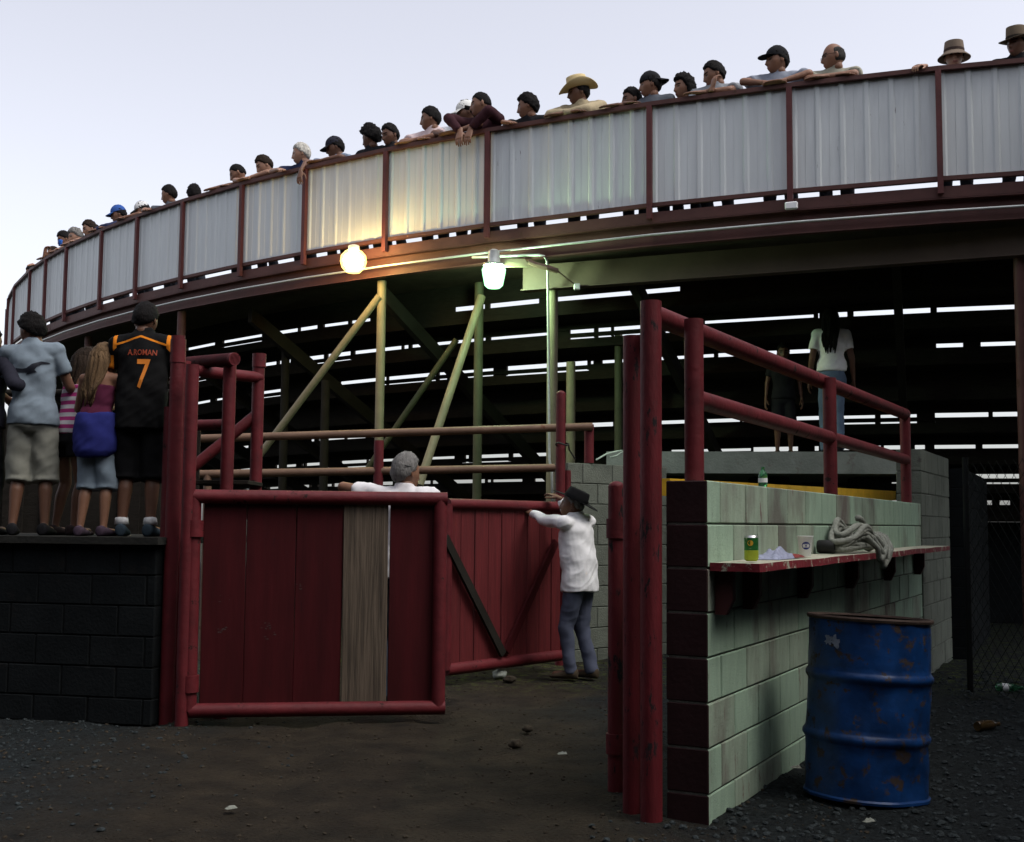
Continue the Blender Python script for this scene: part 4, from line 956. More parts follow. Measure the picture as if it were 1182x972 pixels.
# pieces waiting for their voxel skin
QUEUE = []
def remesh_all():
    objs = []
    for q in QUEUE:
        me = q['mb'].mesh('tmp', []); o = bpy.data.objects.new('tmp', me); COL.objects.link(o)
        m = o.modifiers.new('r', 'REMESH'); m.mode = 'VOXEL'; m.voxel_size = q['vox']; m.use_smooth_shade = True
        m = o.modifiers.new('s', 'SMOOTH'); m.factor = .5; m.iterations = q['smooth']
        objs.append(o)
    dg = bpy.context.evaluated_depsgraph_get(); dg.update()
    for q, o in zip(QUEUE, objs):
        me = bpy.data.meshes.new_from_object(o.evaluated_get(dg)); n = len(me.vertices)
        co = np.empty(n * 3); me.vertices.foreach_get('co', co); co = co.reshape(-1, 3)
        if q['wr']:
            no = np.empty(n * 3); me.vertices.foreach_get('normal', no); no = no.reshape(-1, 3)
            k = q['seed']
            fo = np.array([1.2 * mnoise.noise(Vector((c[0] * 5 + k, c[1] * 5, c[2] * 9 + c[0] * 7))) + .8 * (.5 - abs(mnoise.noise(Vector((c[0] * 7 - k, c[1] * 7, c[2] * 15 - c[0] * 11))))) for c in co.tolist()])
            co = co + no * (q['wr'] * fo)[:, None]
        q['co'] = co; q['f'] = [tuple(p.vertices) for p in me.polygons]
        bpy.data.meshes.remove(me)
    for o in objs: m = o.data; bpy.data.objects.remove(o); bpy.data.meshes.remove(m)
    for q in QUEUE: q['done'](q)
    QUEUE.clear()
HANDS = {}
def finish_hands(): 
    for k, c in (('flat', .12), ('relax', .45), ('grip', .85)):
        QUEUE.append(dict(mb=hand_mb(c), vox=.0042, smooth=2, wr=0, seed=0, done=lambda q, k=k: HANDS.__setitem__(k, (q['co'], q['f']))))
    remesh_all()
finish_hands()
def two_bone(a, t, l1, l2, pole):
    d = t - a; L_ = min(d.length, (l1 + l2) * .995); L_ = max(L_, abs(l1 - l2) + .01); dn = d.normalized(); t = a + dn * L_
    c = (l1 * l1 - l2 * l2 + L_ * L_) / (2 * L_); h = math.sqrt(max(0, l1 * l1 - c * c)); pl = pole - dn * pole.dot(dn)
    pl = pl.normalized() if pl.length > 1e-5 else dn.orthogonal(); return a + dn * c + pl * h, t
def lerp(a, b, t): return a + (b - a) * t
def person(loc, yaw, Ht, label, lean=0.0, head=(0, 10, 0), arms=(None, None), feet=None, top=((.5, .5, .5), 't'), bottom=((.02, .022, .03), 'jeans'), shoe=(.02, .02, .02),
           hair=('short', BLACKH), hat=None, sk='tan', bw=1.0, vox=.018, group=None, hem=.50, shrug=0.0, beard=0, female=False, side=0.0, collar=True, twist=0.0, gather=None):
    """Builds one person. Local frame: +Y forward, +X the person's right. arms = (left, right): dict(to, pole, hand, dir, back)."""
    root = thing('person', label, 'person', loc, yaw, group); Hh = Ht; seed = random.random() * 50
    wid = bw * (.93 if female else 1.0)
    hz = .53 * Hh
    # spine
    N = 40; pts = []; p = V3(0, 0, hz); L_ = R(lean)
    for i in range(N + 1):
        h = .53 + (.90 - .53) * i / N; t = min(1, (h - .53) / .12); a = L_ * (t * t * (3 - 2 * t)); b = R(side) * t
        u = V3(math.sin(b), math.sin(a) * math.cos(b), math.cos(a) * math.cos(b)); f = V3(0, math.cos(a), -math.sin(a)); pts.append((h, p.copy(), u, f)); p = p + u * (.37 * Hh / N)
    def sp(h):
        if h <= .53: return V3(0, 0, h * Hh), V3(0, 0, 1), V3(0, 1, 0)
        i = min(N, int(round((h - .53) / .37 * N))); return pts[i][1:]
    def tw(h): t = max(0, min(1, (h - .55) / .2)); return R(twist) * t
    def loft(mb, levels, n=22, mi=0):
        rs = []
        for h, w, d, off in levels:
            c, u, f = sp(h); x = u.cross(f) * -1; x = f.cross(u)
            ct, st_ = math.cos(tw(h)), math.sin(tw(h)); x2 = x * ct + f * st_; f2 = f * ct - x * st_
            rs.append([c + f2 * off * Hh + x2 * (w * Hh * math.copysign(abs(math.cos(q)) ** .85, math.cos(q))) + f2 * (d * Hh * math.copysign(abs(math.sin(q)) ** .9, math.sin(q))) for q in [2 * PI * k / n for k in range(n)]])
        mb.rings(rs, mi)
    wa = .074 if female else .082; hp = .097 if female else .092
    bl = [(.46, .06, .05, 0), (.49, hp * .95, .062, -.004), (.53, hp, .066, -.006), (.60, wa, .056, 0), (.66, wa + .004, .058, .004), (.72, .093, .064, .006), (.77, .096, .062, .004), (.808, .090, .052, 0), (.832, .062, .044, -.002), (.855, .038, .036, 0), (.875, .032, .034, .004)]
    bl = [(h, w * wid, d * (wid ** .8), o) for h, w, d, o in bl]
    body = MB(); loft(body, [(h, w * .93, d * .93, o) if h < .8 else (h, w, d, o) for h, w, d, o in bl])
    # head frame
    nb, nu, nf = sp(.86); hs_ = Hh * (.146 if Hh > 1.5 else .158) / .236
    hc = nb + nu * (.018 * Hh) + V3(0, 0, .034 * Hh) + nf * .014 * Hh
    body.cap(sp(.83)[0], hc - V3(0, 0, .04 * Hh) - nf * .008 * Hh, .036 * Hh, .031 * Hh)
    HM = Matrix.Translation(hc) @ Matrix.Rotation(R(head[0]), 4, 'Z') @ Matrix.Rotation(R(-head[1]), 4, 'X') @ Matrix.Rotation(R(head[2]), 4, 'Y') @ Matrix.Scale(hs_, 4)
    # arms
    la, lf = .172 * Hh, .150 * Hh; ARM = []
    for i, sx in enumerate((-1, 1)):
        c, u, f = sp(.806 + shrug); x = f.cross(u); ct, st_ = math.cos(tw(.8)), math.sin(tw(.8)); x = x * ct + f * st_
        sh_ = c + x * (sx * .103 * wid * Hh) + u * .004 * Hh
        A_ = arms[i] or dict(to=V3(sx * (.135 * wid + .02) * Hh, .02 * Hh, .50 * Hh), pole=V3(sx * .3, -1, 0), hand='relax')
        to = A_['to']; el, wr_ = two_bone(sh_, Vector(to), la, lf, Vector(A_.get('pole', (sx, -.3, -.4)))); ARM.append((sh_, el, wr_, A_, sx))
        body.cap(c + x * (sx * .06 * wid * Hh), sh_, .036 * Hh, .032 * Hh * wid); kk = .84 if top and top[1] == 'long' else 1.0; body.cap(sh_, el, .028 * Hh * wid * kk, .0225 * Hh * kk); body.cap(el, wr_, .0225 * Hh * kk, .0145 * Hh)
    # legs
    LEG = []; ft_ = feet or ((-.058 * Hh, 0, 0, 8), (.058 * Hh, .02 * Hh, 0, -8))
    for i, sx in enumerate((-1, 1)):
        hj = V3(sx * .05 * Hh * wid, -.004 * Hh, .50 * Hh); fx, fy, fz, fa = ft_[i]
        ank = V3(fx, fy - .02 * Hh, fz + .048 * Hh); kn, ank = two_bone(hj, ank, .235 * Hh, .225 * Hh, V3(0, 1, 0)); LEG.append((hj, kn, ank, fa, fz))
        kk = .8 if bottom and bottom[1] == 'jeans' else (.9 if bottom and bottom[1] == 'shorts' else 1); body.cap(hj, kn, .047 * Hh * wid * kk, .031 * Hh * kk); m_ = lerp(kn, ank, .32) + V3(0, -.008 * Hh, 0)
        kk = .8 if bottom and bottom[1] == 'jeans' else 1.0; body.cap(kn, m_, .030 * Hh * kk, .031 * Hh * kk); body.cap(m_, ank, .031 * Hh * kk, .0185 * Hh * kk)
        fd_ = V3(-math.sin(R(fa)), math.cos(R(fa)), 0); toe = V3(ank.x, ank.y, fz + .022 * Hh) + fd_ * .085 * Hh
        body.cap(V3(ank.x, ank.y, fz + .026 * Hh) - fd_ * .018 * Hh, toe, .022 * Hh, .018 * Hh)
    S_ = skin(sk); hm = hairm(hair[1])
    def put_body(q):
        co = q['co'].tolist(); fc = list(q['f']); mi = [0] * len(fc)
        hb = head_mb(beard); o = len(co); co += [tuple(HM @ Vector(v)) for v in hb.v]; fc += [tuple(i + o for i in f) for f in hb.f]; mi += hb.m
        for (s0_, el, wr_, A_, sx) in ARM:
            hc_, hf = HANDS[A_.get('hand', 'relax')]; y = Vector(A_['dir']).normalized() if 'dir' in A_ else (wr_ - el).normalized()
            z = Vector(A_.get('back', (sx * .8, 0, .5))); z = z - y * z.dot(y); z = z.normalized() if z.length > 1e-4 else y.orthogonal().normalized(); x = y.cross(z)
            sc_ = Hh / 1.75 * (.97 if female else 1.08); o = len(co); base = wr_ + y * .006
            for v in hc_.tolist(): co.append(tuple(base + (x * (v[0] * sx) + y * v[1] + z * v[2]) * sc_))
            fc += [tuple(i + o for i in (f if sx > 0 else f[::-1])) for f in hf]; mi += [0] * len(hf)
        me = bpy.data.meshes.new('body'); me.from_pydata(co, [], fc)
        for m_ in (S_, EYE_M, hm, LIP): me.materials.append(m_)
        me.polygons.foreach_set('material_index', mi); me.shade_smooth(); link('body', me, root)
    QUEUE.append(dict(mb=body, vox=vox, smooth=3, wr=0, seed=seed, done=put_body))
    def put(name, m_, paint=None):
        def f_(q):
            me = bpy.data.meshes.new(name); me.from_pydata(q['co'].tolist(), [], q['f'])
            for k in (m_ if isinstance(m_, list) else [m_]): me.materials.append(k)
            if paint:
                co = q['co']; mi = [paint(co[list(f)].mean(axis=0)) for f in q['f']]; me.polygons.foreach_set('material_index', mi)
            me.shade_smooth(); o = link(name, me, root)
            if name == 'shirt': root_shirt[0] = o
        return f_
    root_shirt = [None]
    # shirt
    if top:
        tc, tk = top[0], top[1]; paint = top[2] if len(top) > 2 else None; tm = [cloth(tc)]
        inf = .007 / 1.0; sl = []
        loose = .012 if tk != 'tank' else .006
        for h, w, d, o_ in bl:
            if h < .59: continue
            if h > (.88 if tk != 'tank' else .80): continue
            if h > .84: w, d = w + .004, d + .004
            elif h > .80: w, d = w + .003, d + .005
            elif hem < .48 and h < .71: w, d = max(w + loose * .7, .097 * wid + loose * .7), max(d + loose * .8, .068 * wid + loose * .8)
            else: w, d = max(w + loose * .7, (.092 if tk != 'tank' and not female else .08 if tk != 'tank' else 0) * wid), d + loose * .8
            sl.append((h, w, d, o_))
        if hem < .59: sl = [(hem, .099 * wid + loose * .9, .072 * wid + loose * .8, -.004), (hem + .03, .098 * wid + loose * .8, .072 * wid + loose * .8, -.004), (max(.565, hem + .045), .095 * wid + loose * .75, .068 * wid + loose * .8, -.003)] + [q for q in sl if q[0] > hem + .07]
        shb = MB(); loft(shb, sl)
        if tk == 'long': shb.tube([sp(.825)[0], sp(.85)[0], sp(.873)[0] - sp(.873)[2] * .004 * Hh], [.058 * Hh, .047 * Hh, .043 * Hh], 18)
        for (s0_, el, wr_, A_, sx) in ARM:
            c, u, f = sp(.806 + shrug); x = f.cross(u); ct, st_ = math.cos(tw(.8)), math.sin(tw(.8)); x = x * ct + f * st_
            if tk == 'tank':
                n0 = sp(.842)[0] + x * sx * .034 * Hh; shb.cap(n0 + f * .012 * Hh, c + x * sx * .055 * wid * Hh - u * .03 * Hh, .012 * Hh, .022 * Hh); continue
            shb.cap(c + x * (sx * .055 * wid * Hh) + u * .002 * Hh, s0_, .043 * Hh, .0395 * Hh * wid)
            if tk == 't':
                e = lerp(s0_, el, .62); d_ = (el - s0_).normalized(); shb.tube([s0_ - d_ * .01 * Hh, lerp(s0_, el, .3), e], [.036 * Hh * wid, .0365 * Hh * wid, .036 * Hh * wid], 16)
            elif tk == 'long':
                shb.cap(s0_, el, .036 * Hh * wid, .031 * Hh); d_ = (wr_ - el).normalized(); shb.tube([el, lerp(el, wr_, .55), wr_ - d_ * .012 * Hh], [.031 * Hh, .027 * Hh, .0225 * Hh], 16)
        QUEUE.append(dict(mb=shb, vox=vox * .85, smooth=3, wr=(.0068 if vox < .0125 else .0055) * Hh, seed=seed, done=put('shirt', tm, paint)))
    if bottom:
        bc, bk = bottom[0], bottom[1]; pb = MB(); bm_ = cloth(bc)
        loft(pb, [(.455, .06 * wid, .055, -.002), (.48, .098 * wid, .069, -.006), (.53, .0965 * wid, .069, -.007), (.575, (wa + .007) * wid, .058, -.003), (.592, (wa + .002) * wid, .054, -.002)])
        for (hj, kn, ank, fa, fz) in LEG:
            if bk == 'jeans':
                pb.cap(hj, kn, .053 * Hh * wid, .038 * Hh * wid); d_ = (ank - kn).normalized(); pb.tube([kn - d_ * .02 * Hh, kn, lerp(kn, ank, .5), ank + d_ * .022 * Hh], [.036 * Hh, .0385 * Hh * wid, .035 * Hh, .034 * Hh], 16)
            elif bk == 'shorts':
                d_ = (kn - hj).normalized(); dk = (ank - kn).normalized(); pb.tube([hj, lerp(hj, kn, .4), kn, kn + dk * .035 * Hh], [.056 * Hh * wid, .057 * Hh * wid, .056 * Hh, .056 * Hh], 18)
            elif bk == 'mini':
                pb.tube([hj, lerp(hj, kn, .38)], [.054 * Hh, .054 * Hh], 18)
        QUEUE.append(dict(mb=pb, vox=vox * .9, smooth=3, wr=(.0055 if vox < .0125 else .0048) * Hh, seed=seed + 9, done=put('trousers' if bk == 'jeans' else 'shorts', bm_)))
    # shoes
    for (hj, kn, ank, fa, fz) in LEG:
        fd_ = V3(-math.sin(R(fa)), math.cos(R(fa)), 0); sx_ = V3(fd_.y, -fd_.x, 0); c = V3(ank.x, ank.y, fz); mb = MB(); rs = []; n = 16
        for y, w, h, z in ((-.042, .012, .030, .016), (-.038, .020, .052, .0), (-.015, .024, .056, 0), (.02, .024, .048, 0), (.06, .029, .034, 0), (.095, .026, .026, 0), (.112, .014, .016, .003)):
            rs.append([c + fd_ * y * Hh + sx_ * (w * Hh * math.cos(q)) + V3(0, 0, (max(0, z) + max(0.0, (h * (.5 + .5 * math.sin(q))))) * Hh * (1 if math.sin(q) > -.85 else .6)) for q in [2 * PI * k / n for k in range(n)]])
        mb.rings(rs); me = mb.mesh('shoe', cloth(shoe), True); link('shoe', me, root)
    if hair[0] != 'none':
        hb = hair_mb(hair[0], seed)
        if hair[0] == 'long' :
            # hang the lengths straight down whatever the head does
            k0 = len(HEADP); HM2 = Matrix.Translation(hc) @ Matrix.Rotation(R(head[0]), 4, 'Z') @ Matrix.Scale(hs_, 4)
            hb.v = [tuple(HM @ Vector(v)) if i < k0 else tuple(HM2 @ Vector(v)) for i, v in enumerate(hb.v)]
        else: hb.v = [tuple(HM @ Vector(v)) for v in hb.v]
        link('hair', hb.mesh('hair', hm, True), root)
    if hat:
        ht = hat_mb(hat[0]); HT_ = HM @ Matrix.Translation((0, -.01, .012)) @ Matrix.Rotation(R(20), 4, 'X') if hat[0] == 'black' else HM; ht.v = [tuple(HT_ @ Vector(v)) for v in ht.v]
        c2 = hat[2] if len(hat) > 2 else hat[1]
        link('hat' if hat[0] in ('cowboy', 'black', 'bucket', 'fedora') else 'cap', ht.mesh('hat', [cloth(hat[1]), cloth(c2)], 50), root)
    root['_top'] = 0; del root['_top']
    return dict(root=root, shirt=root_shirt, HM=HM, sp=sp, arm=ARM, leg=LEG, H=Hh, hs=hs_)
def to_local(info_loc, yaw, w): return Matrix.Rotation(-yaw, 3, 'Z') @ (Vector(w) - Vector(info_loc))
# ------------------------------------------------------------------ spectators along the parapet
SPECT = []
def headtop_ratio(lean, pitch): return .53 + .33 * math.cos(R(lean)) + .018 * math.cos(R(lean)) + .034 + .073
def spectator(px, py, label, inset=.30, fac=95, pitch=18, lean=12, arms='fold', hat_extra=0.0, turn=0.0, **kw):
    """px, py: picture position of the top of the head; fac: compass yaw of the face (90 = towards the picture's left)."""
    a = on_ring(px, py, RR - inset); g = rp(a, RR - inset, DECK)
    d = ray(px, py); t = (g - EYE).xy.length / d.xy.length; ztop = (EYE + d * t).z - hat_extra
    nrm = Vector((math.cos(a), math.sin(a), 0)); yaw = math.atan2(-nrm.x, nrm.y) + R(turn)
    Hs = min(1.95, max(1.15, (ztop - DECK) / headtop_ratio(lean, pitch)))
    shift = 0
    # the head sits forward of the feet by the lean: stand the feet back
    fwd_ = .36 * Hs * math.sin(R(lean)) + .02; g2 = g - nrm * fwd_
    def loc_(dx, out, z):      # along the rail (+ to the person's right), outwards from the rail line, above the rail top
        tang = Vector((nrm.y, -nrm.x, 0)); base = rp(a, RR, HT); return to_local(g2, yaw, base + tang * dx + nrm * out + Vector((0, 0, z)))
    n = lambda v: v
    if arms == 'fold': A_ = (dict(to=loc_(.06, .0, .028), pole=(-1, .25, -.1), hand='flat', back=(0, .2, 1), dir=(.9, .25, -.05)), dict(to=loc_(-.04, -.03, .04), pole=(1, .25, -.1), hand='flat', back=(0, .2, 1), dir=(-.9, .3, -.1)))
    elif arms == 'spread': A_ = (dict(to=loc_(-.10, .02, .028), pole=(-1, .1, .15), hand='flat', back=(0, 0, 1), dir=(.95, .2, -.05)), dict(to=loc_(.05, .02, .028), pole=(1, .1, .15), hand='flat', back=(0, 0, 1), dir=(-.95, .2, -.05)))
    elif arms == 'hangR': A_ = (dict(to=loc_(-.05, 0, .028), pole=(-1, .2, 0), hand='flat', back=(0, 0, 1), dir=(.9, .2, 0)), dict(to=loc_(.16, .12, -.10), pole=(.8, .2, .9), hand='relax', back=(0, 1, .3), dir=(-.15, .35, -1)))
    elif arms == 'hang2': A_ = (dict(to=loc_(-.06, .10, -.01), pole=(-.7, -.2, .7), hand='relax', back=(0, 1, .3), dir=(.1, .4, -1)), dict(to=loc_(.08, .10, -.01), pole=(.7, -.2, .7), hand='relax', back=(0, 1, .3), dir=(-.1, .4, -1)))
    elif arms == 'oneR': A_ = (None, dict(to=loc_(.02, .04, .028), pole=(1, .3, 0), hand='flat', back=(0, .2, 1), dir=(-.8, .4, -.25)))
    elif arms == 'chin': A_ = (dict(to=loc_(.05, .0, .028), pole=(-1, .2, -.1), hand='flat', back=(0, .2, 1), dir=(.9, .25, 0)), dict(to=loc_(-.06, .02, .05), pole=(.6, .5, -1), hand='grip', back=(.6, .6, 0), dir=(-.2, -.1, 1)))
    elif arms == 'farR': A_ = (None, dict(to=loc_(.30, -.02, .028), pole=(1, -.2, -.4), hand='grip', back=(0, .2, 1), dir=(.5, .6, -.15)))
    else: A_ = (None, None)
    kw.setdefault('bw', 1.0)
    return person(g2, yaw, Hs, label, lean=lean, head=(fac - math.degrees(yaw), pitch, 0), arms=A_, group='people along the parapet', **kw)
WHT, PNK, NVY, GRY, TAN, MAR, BLKC, PLD = (.62, .62, .64), (.58, .46, .46), (.02, .025, .06), (.22, .23, .25), (.34, .28, .18), (.035, .012, .016), (.012, .012, .014), (.10, .11, .13)
spectator(13, 318, 'person in a wide brimmed hat at the far left end of the parapet', fac=110, hat=('fedora', (.05, .04, .035)), top=(BLKC, 't'), hair=('short', DBROWN), arms='low', hat_extra=.05)
spectator(22.5, 299.5, 'bald person in a light collared shirt at the far left of the parapet', fac=115, top=(WHT, 't'), hair=('crop', GREYH), arms='low')
spectator(35, 302, 'dark haired person peering over the parapet beside the bald one', fac=125, top=(BLKC, 't'), hair=('short', BLACKH), arms='low', lean=20)
spectator(61, 284.5, 'person with a shaved head low behind the parapet', fac=120, top=(PNK, 't'), hair=('crop', DBROWN), sk='light', arms='oneR')
blue_p = spectator(74, 257, 'dark haired man in a white shirt holding a blue cup', fac=115, pitch=28, top=(WHT, 't'), hair=('short', BLACKH), arms='chin')
spectator(86, 264, 'grey haired woman leaning on folded arms between two men', fac=130, top=(GRY, 't'), hair=('medium', GREYH), sk='light', arms='fold', female=True)
spectator(107.5, 250.5, 'dark haired person half hidden behind a leaning boy', inset=.55, fac=100, top=(NVY, 't'), hair=('short', BLACKH), arms='low')
spectator(102.5, 254.5, 'boy with short brown hair leaning bare arms on the parapet', fac=120, pitch=24, top=(BLKC, 't'), hair=('short', DBROWN), sk='light', arms='fold')
spectator(136, 236, 'man in a bright blue cap and navy shirt leaning on the parapet', fac=100, top=(NVY, 'long'), hat=('cap', (.03, .08, .28), (.02, .06, .2)), arms='fold', hat_extra=.02, bw=1.1)
spectator(163.5, 231.5, 'person in a white visor cap with bare arms on the parapet', fac=100, pitch=25, top=(BLKC, 't'), hat=('cap', (.55, .55, .55), (.03, .03, .03)), arms='spread', hat_extra=.02)
spectator(194, 214, 'dark haired man in a plaid shirt with an upright head', fac=80, pitch=15, top=(PLD, 't'), hair=('short', BLACKH), arms='oneR')
spectator(222.5, 214, 'person with dark hair turned away, low over the parapet', fac=20, pitch=5, top=(BLKC, 't'), hair=('medium', BLACKH), arms='low', inset=.5)
spectator(273.5, 189.5, 'young man in a dull red shirt holding a drink to the rail', fac=95, pitch=28, top=((.16, .04, .04), 't'), hair=('crop', BLACKH), arms='fold')
spectator(304, 179.5, 'young man with brown hair and bare arms spread along the rail', fac=110, pitch=32, top=(BLKC, 'tank'), hair=('short', DBROWN), sk='light', arms='spread')
spectator(346.8, 165.5, 'white haired man in a dark shirt', fac=95, pitch=12, top=(NVY, 't'), hair=('short', WHITEH), sk='light', arms='oneR')
spectator(386, 156.5, 'man in a dark cap with one arm hanging over the parapet', fac=95, pitch=20, top=((.22, .27, .36), 't'), hat=('cap', (.02, .02, .03), (.015, .015, .02)), sk='brown', arms='hangR', hat_extra=.02)
spectator(427.8, 147.5, 'person with bushy black hair just above the parapet', fac=60, pitch=15, top=(BLKC, 't'), hair=('bushy', BLACKH), sk='brown', arms='low', lean=5)
spectator(449.5, 143.5, 'dark haired man peering down beside the bushy haired person', fac=125, pitch=20, top=(BLKC, 't'), hair=('short', BLACKH), sk='brown', arms='low')
spectator(496, 123, 'man in a pale pink T-shirt with his elbow on the rail', fac=85, pitch=10, top=(PNK, 't'), hair=('short', BLACKH), arms='fold', lean=14, bw=1.08)
spectator(538, 109, 'man in a white cap and white T-shirt leaning on the parapet', fac=95, pitch=15, top=(WHT, 't'), hat=('cap', (.6, .6, .58), (.55, .55, .53)), sk='brown', arms='spread', hat_extra=.02, inset=.36, bw=1.1)
spectator(554.5, 106.5, 'boy in a maroon long sleeved shirt with both hands over the rail', fac=90, pitch=10, top=(MAR, 'long'), hair=('crop', BLACKH), arms='hang2', inset=.2)
spectator(608.5, 109, 'man with black hair and a dark shirt between the boy and the straw hat', fac=80, pitch=12, top=(BLKC, 't'), hair=('medium', BLACKH), arms='oneR', inset=.45)
spectator(667, 87.5, 'man in a straw cowboy hat and tan long sleeved shirt, arms folded on the rail', fac=95, pitch=12, top=(TAN, 'long'), hat=('cowboy', (.55, .44, .24), (.30, .2, .09)), sk='brown', arms='fold', hat_extra=.045, bw=1.15, lean=15)
spectator(728, 101, 'boy with black hair resting his chin on the rail', fac=100, pitch=10, top=(BLKC, 't'), hair=('short', BLACKH), sk='brown', arms='fold', lean=22)
spectator(750.5, 81.5, 'young man in a dark cap worn backwards', fac=85, pitch=8, top=(PLD, 't'), hat=('backcap', (.012, .012, .015), (.012, .012, .015)), arms='low', hat_extra=.02)
spectator(789, 87, 'woman with a black bob of hair', fac=110, pitch=8, top=(BLKC, 't'), hair=('bob', BLACKH), arms='low', female=True, inset=.4)
spectator(824, 71, 'man in a grey shirt with a hand raised to his mouth', fac=90, pitch=20, top=(GRY, 't'), hair=('short', BLACKH), arms='chin', bw=1.1)
spectator(897, 52.5, 'young man in a black flat brimmed cap and grey T-shirt, arms wide on the rail', fac=100, pitch=6, top=((.22, .24, .29), 't'), hat=('flatcap', (.012, .012, .014), (.012, .012, .014)), arms='spread', hat_extra=.02, lean=10)
bald_p = spectator(962, 50, 'balding man with glasses in a checked shirt, elbow over the rail', fac=85, pitch=10, top=((.26, .25, .20), 't'), hair=('bald', (.03, .028, .026)), sk='tan', arms='fold', bw=1.05)
spectator(1101, 47.5, 'person in a brown bucket hat looking at the camera', fac=165, pitch=2, top=((.3, .26, .24), 't'), hat=('bucket', (.17, .13, .10), (.06, .04, .035)), sk='light', arms='farR', hat_extra=.03, inset=.36)
spectator(1174, 30, 'dark figure in a brimmed felt hat at the right edge', fac=120, pitch=5, top=(BLKC, 't'), hat=('fedora', (.13, .10, .07), (.03, .025, .02)), sk='brown', arms='low', hat_extra=.05)
# ------------------------------------------------------------------ children on the ledge
def stand(px, py_top, Y, z, yaw_deg, label, **kw):
    a = P(px, py_top, Y); lean = kw.get('lean', 0); hx = kw.pop('hat_extra', 0)
    Hs = (a.z - hx - z) / headtop_ratio(lean, 0); yaw = R(yaw_deg); f = Vector((-math.sin(yaw), math.cos(yaw), 0))
    g = Vector((a.x, Y, z)) - f * (.36 * Hs * math.sin(R(lean)))
    return person(g, yaw, Hs, label, **kw), g, Hs
KID = 'children standing on the ledge'
def fwd_arms(Hs, w=.12, z=.74, y=.26): return (dict(to=V3(-w * Hs, y * Hs, z * Hs), pole=(-.35, -.3, -.9), hand='grip', back=(-.3, .2, 1)), dict(to=V3(w * Hs, y * Hs, z * Hs), pole=(.35, -.3, -.9), hand='grip', back=(.3, .2, 1)))
ORG = (.62, .19, .015)
def jersey(op, x, y, z, Hs=1.66):
    ax = op('ABSOLUTE', x); line = op('SUBTRACT', .845 * Hs, op('MULTIPLY', ax, .34))
    seam = op('MULTIPLY', op('LESS_THAN', op('ABSOLUTE', op('SUBTRACT', z, line)), .0045 * Hs), op('LESS_THAN', ax, .115 * Hs))
    pan = op('MULTIPLY', op('MULTIPLY', op('GREATER_THAN', ax, .118 * Hs), op('LESS_THAN', op('ABSOLUTE', op('SUBTRACT', z, .705 * Hs)), .06 * Hs)), op('LESS_THAN', y, .012 * Hs))
    pat = op('MULTIPLY', op('MULTIPLY', op('GREATER_THAN', ax, .104 * Hs), op('LESS_THAN', ax, .119 * Hs)), op('GREATER_THAN', z, op('SUBTRACT', .90 * Hs, ax)))
    return op('MAXIMUM', op('MAXIMUM', seam, pan), pat)
JER = pattern_cloth('black_orange_jersey', (.0055, .0055, .006), ORG, jersey)
b7, g7, H7 = stand(168, 350, 8.42, LEDGE, 4, 'boy in a black and orange number seven jersey and black shorts', top=(JER, 't'), bottom=((.008, .008, .009), 'shorts'), hair=('short', BLACKH), sk='brown',
      head=(-12, 18, 0), arms=fwd_arms(1.6, .13, .72, .20), hem=.445, vox=.0115, group=KID, shoe=(.03, .045, .06), lean=3, bw=.97, feet=((-.10, .02, 0, 6), (.10, .0, 0, -10)))
bg_, gg_, Hg = stand(44, 363, 8.5, LEDGE, 8, 'boy in a grey T-shirt with a dark bird emblem and khaki cargo shorts', top=((.17, .21, .25), 't'), bottom=((.27, .27, .23), 'shorts'), hair=('medium', BLACKH), sk='brown',
      head=(48, 20, 0), arms=fwd_arms(1.5, .17, .66, .20), hem=.485, vox=.0115, group=KID, shoe=(.012, .012, .012), lean=2, bw=.99, side=-5, feet=((-.10, .0, 0, 10), (.11, .02, 0, -6)))
STRIPE = pattern_cloth('pink_white_stripes', (.42, .40, .42), (.30, .03, .14), lambda op, x, y, z: op('LESS_THAN', op('FRACT', op('MULTIPLY', z, 17.0)), .5))
bs_, gs_, Hs_ = stand(100, 404, 8.75, LEDGE, -30, 'girl in a pink and white striped tank top behind the blonde girl', top=(STRIPE, 'tank'), bottom=((.012, .012, .014), 'mini'), hair=('long', DBROWN), sk='brown',
      head=(-15, 30, 0), arms=fwd_arms(1.4, .10, .70, .24), hem=.52, vox=.0115, group=KID, shoe=(.03, .02, .02), lean=14, female=True)
bp_, gp_, Hp_ = stand(119, 399, 8.4, LEDGE, -8, 'girl with long fair hair, purple top and blue jacket round her waist', top=((.07, .012, .032), 'tank'), bottom=((.20, .25, .30), 'shorts'), hair=('long', BLONDE), sk='tan',
      head=(-22, 22, 0), arms=fwd_arms(1.35, .12, .70, .22), hem=.575, vox=.0115, group=KID, shoe=(.06, .04, .06), lean=6, female=True, bw=.93)
bd_, gd_, Hd_ = stand(-14, 378, 8.5, LEDGE, -15, 'dark clothed child cut off by the left edge', top=((.012, .014, .022), 'long'), bottom=((.010, .010, .012), 'jeans'), hair=('short', BLACKH), sk='brown', head=(-20, 10, 0), arms=(None, dict(to=V3(.30, .12, 1.05), pole=(.6, -.3, -.6), hand='relax')), vox=.014, group=KID)
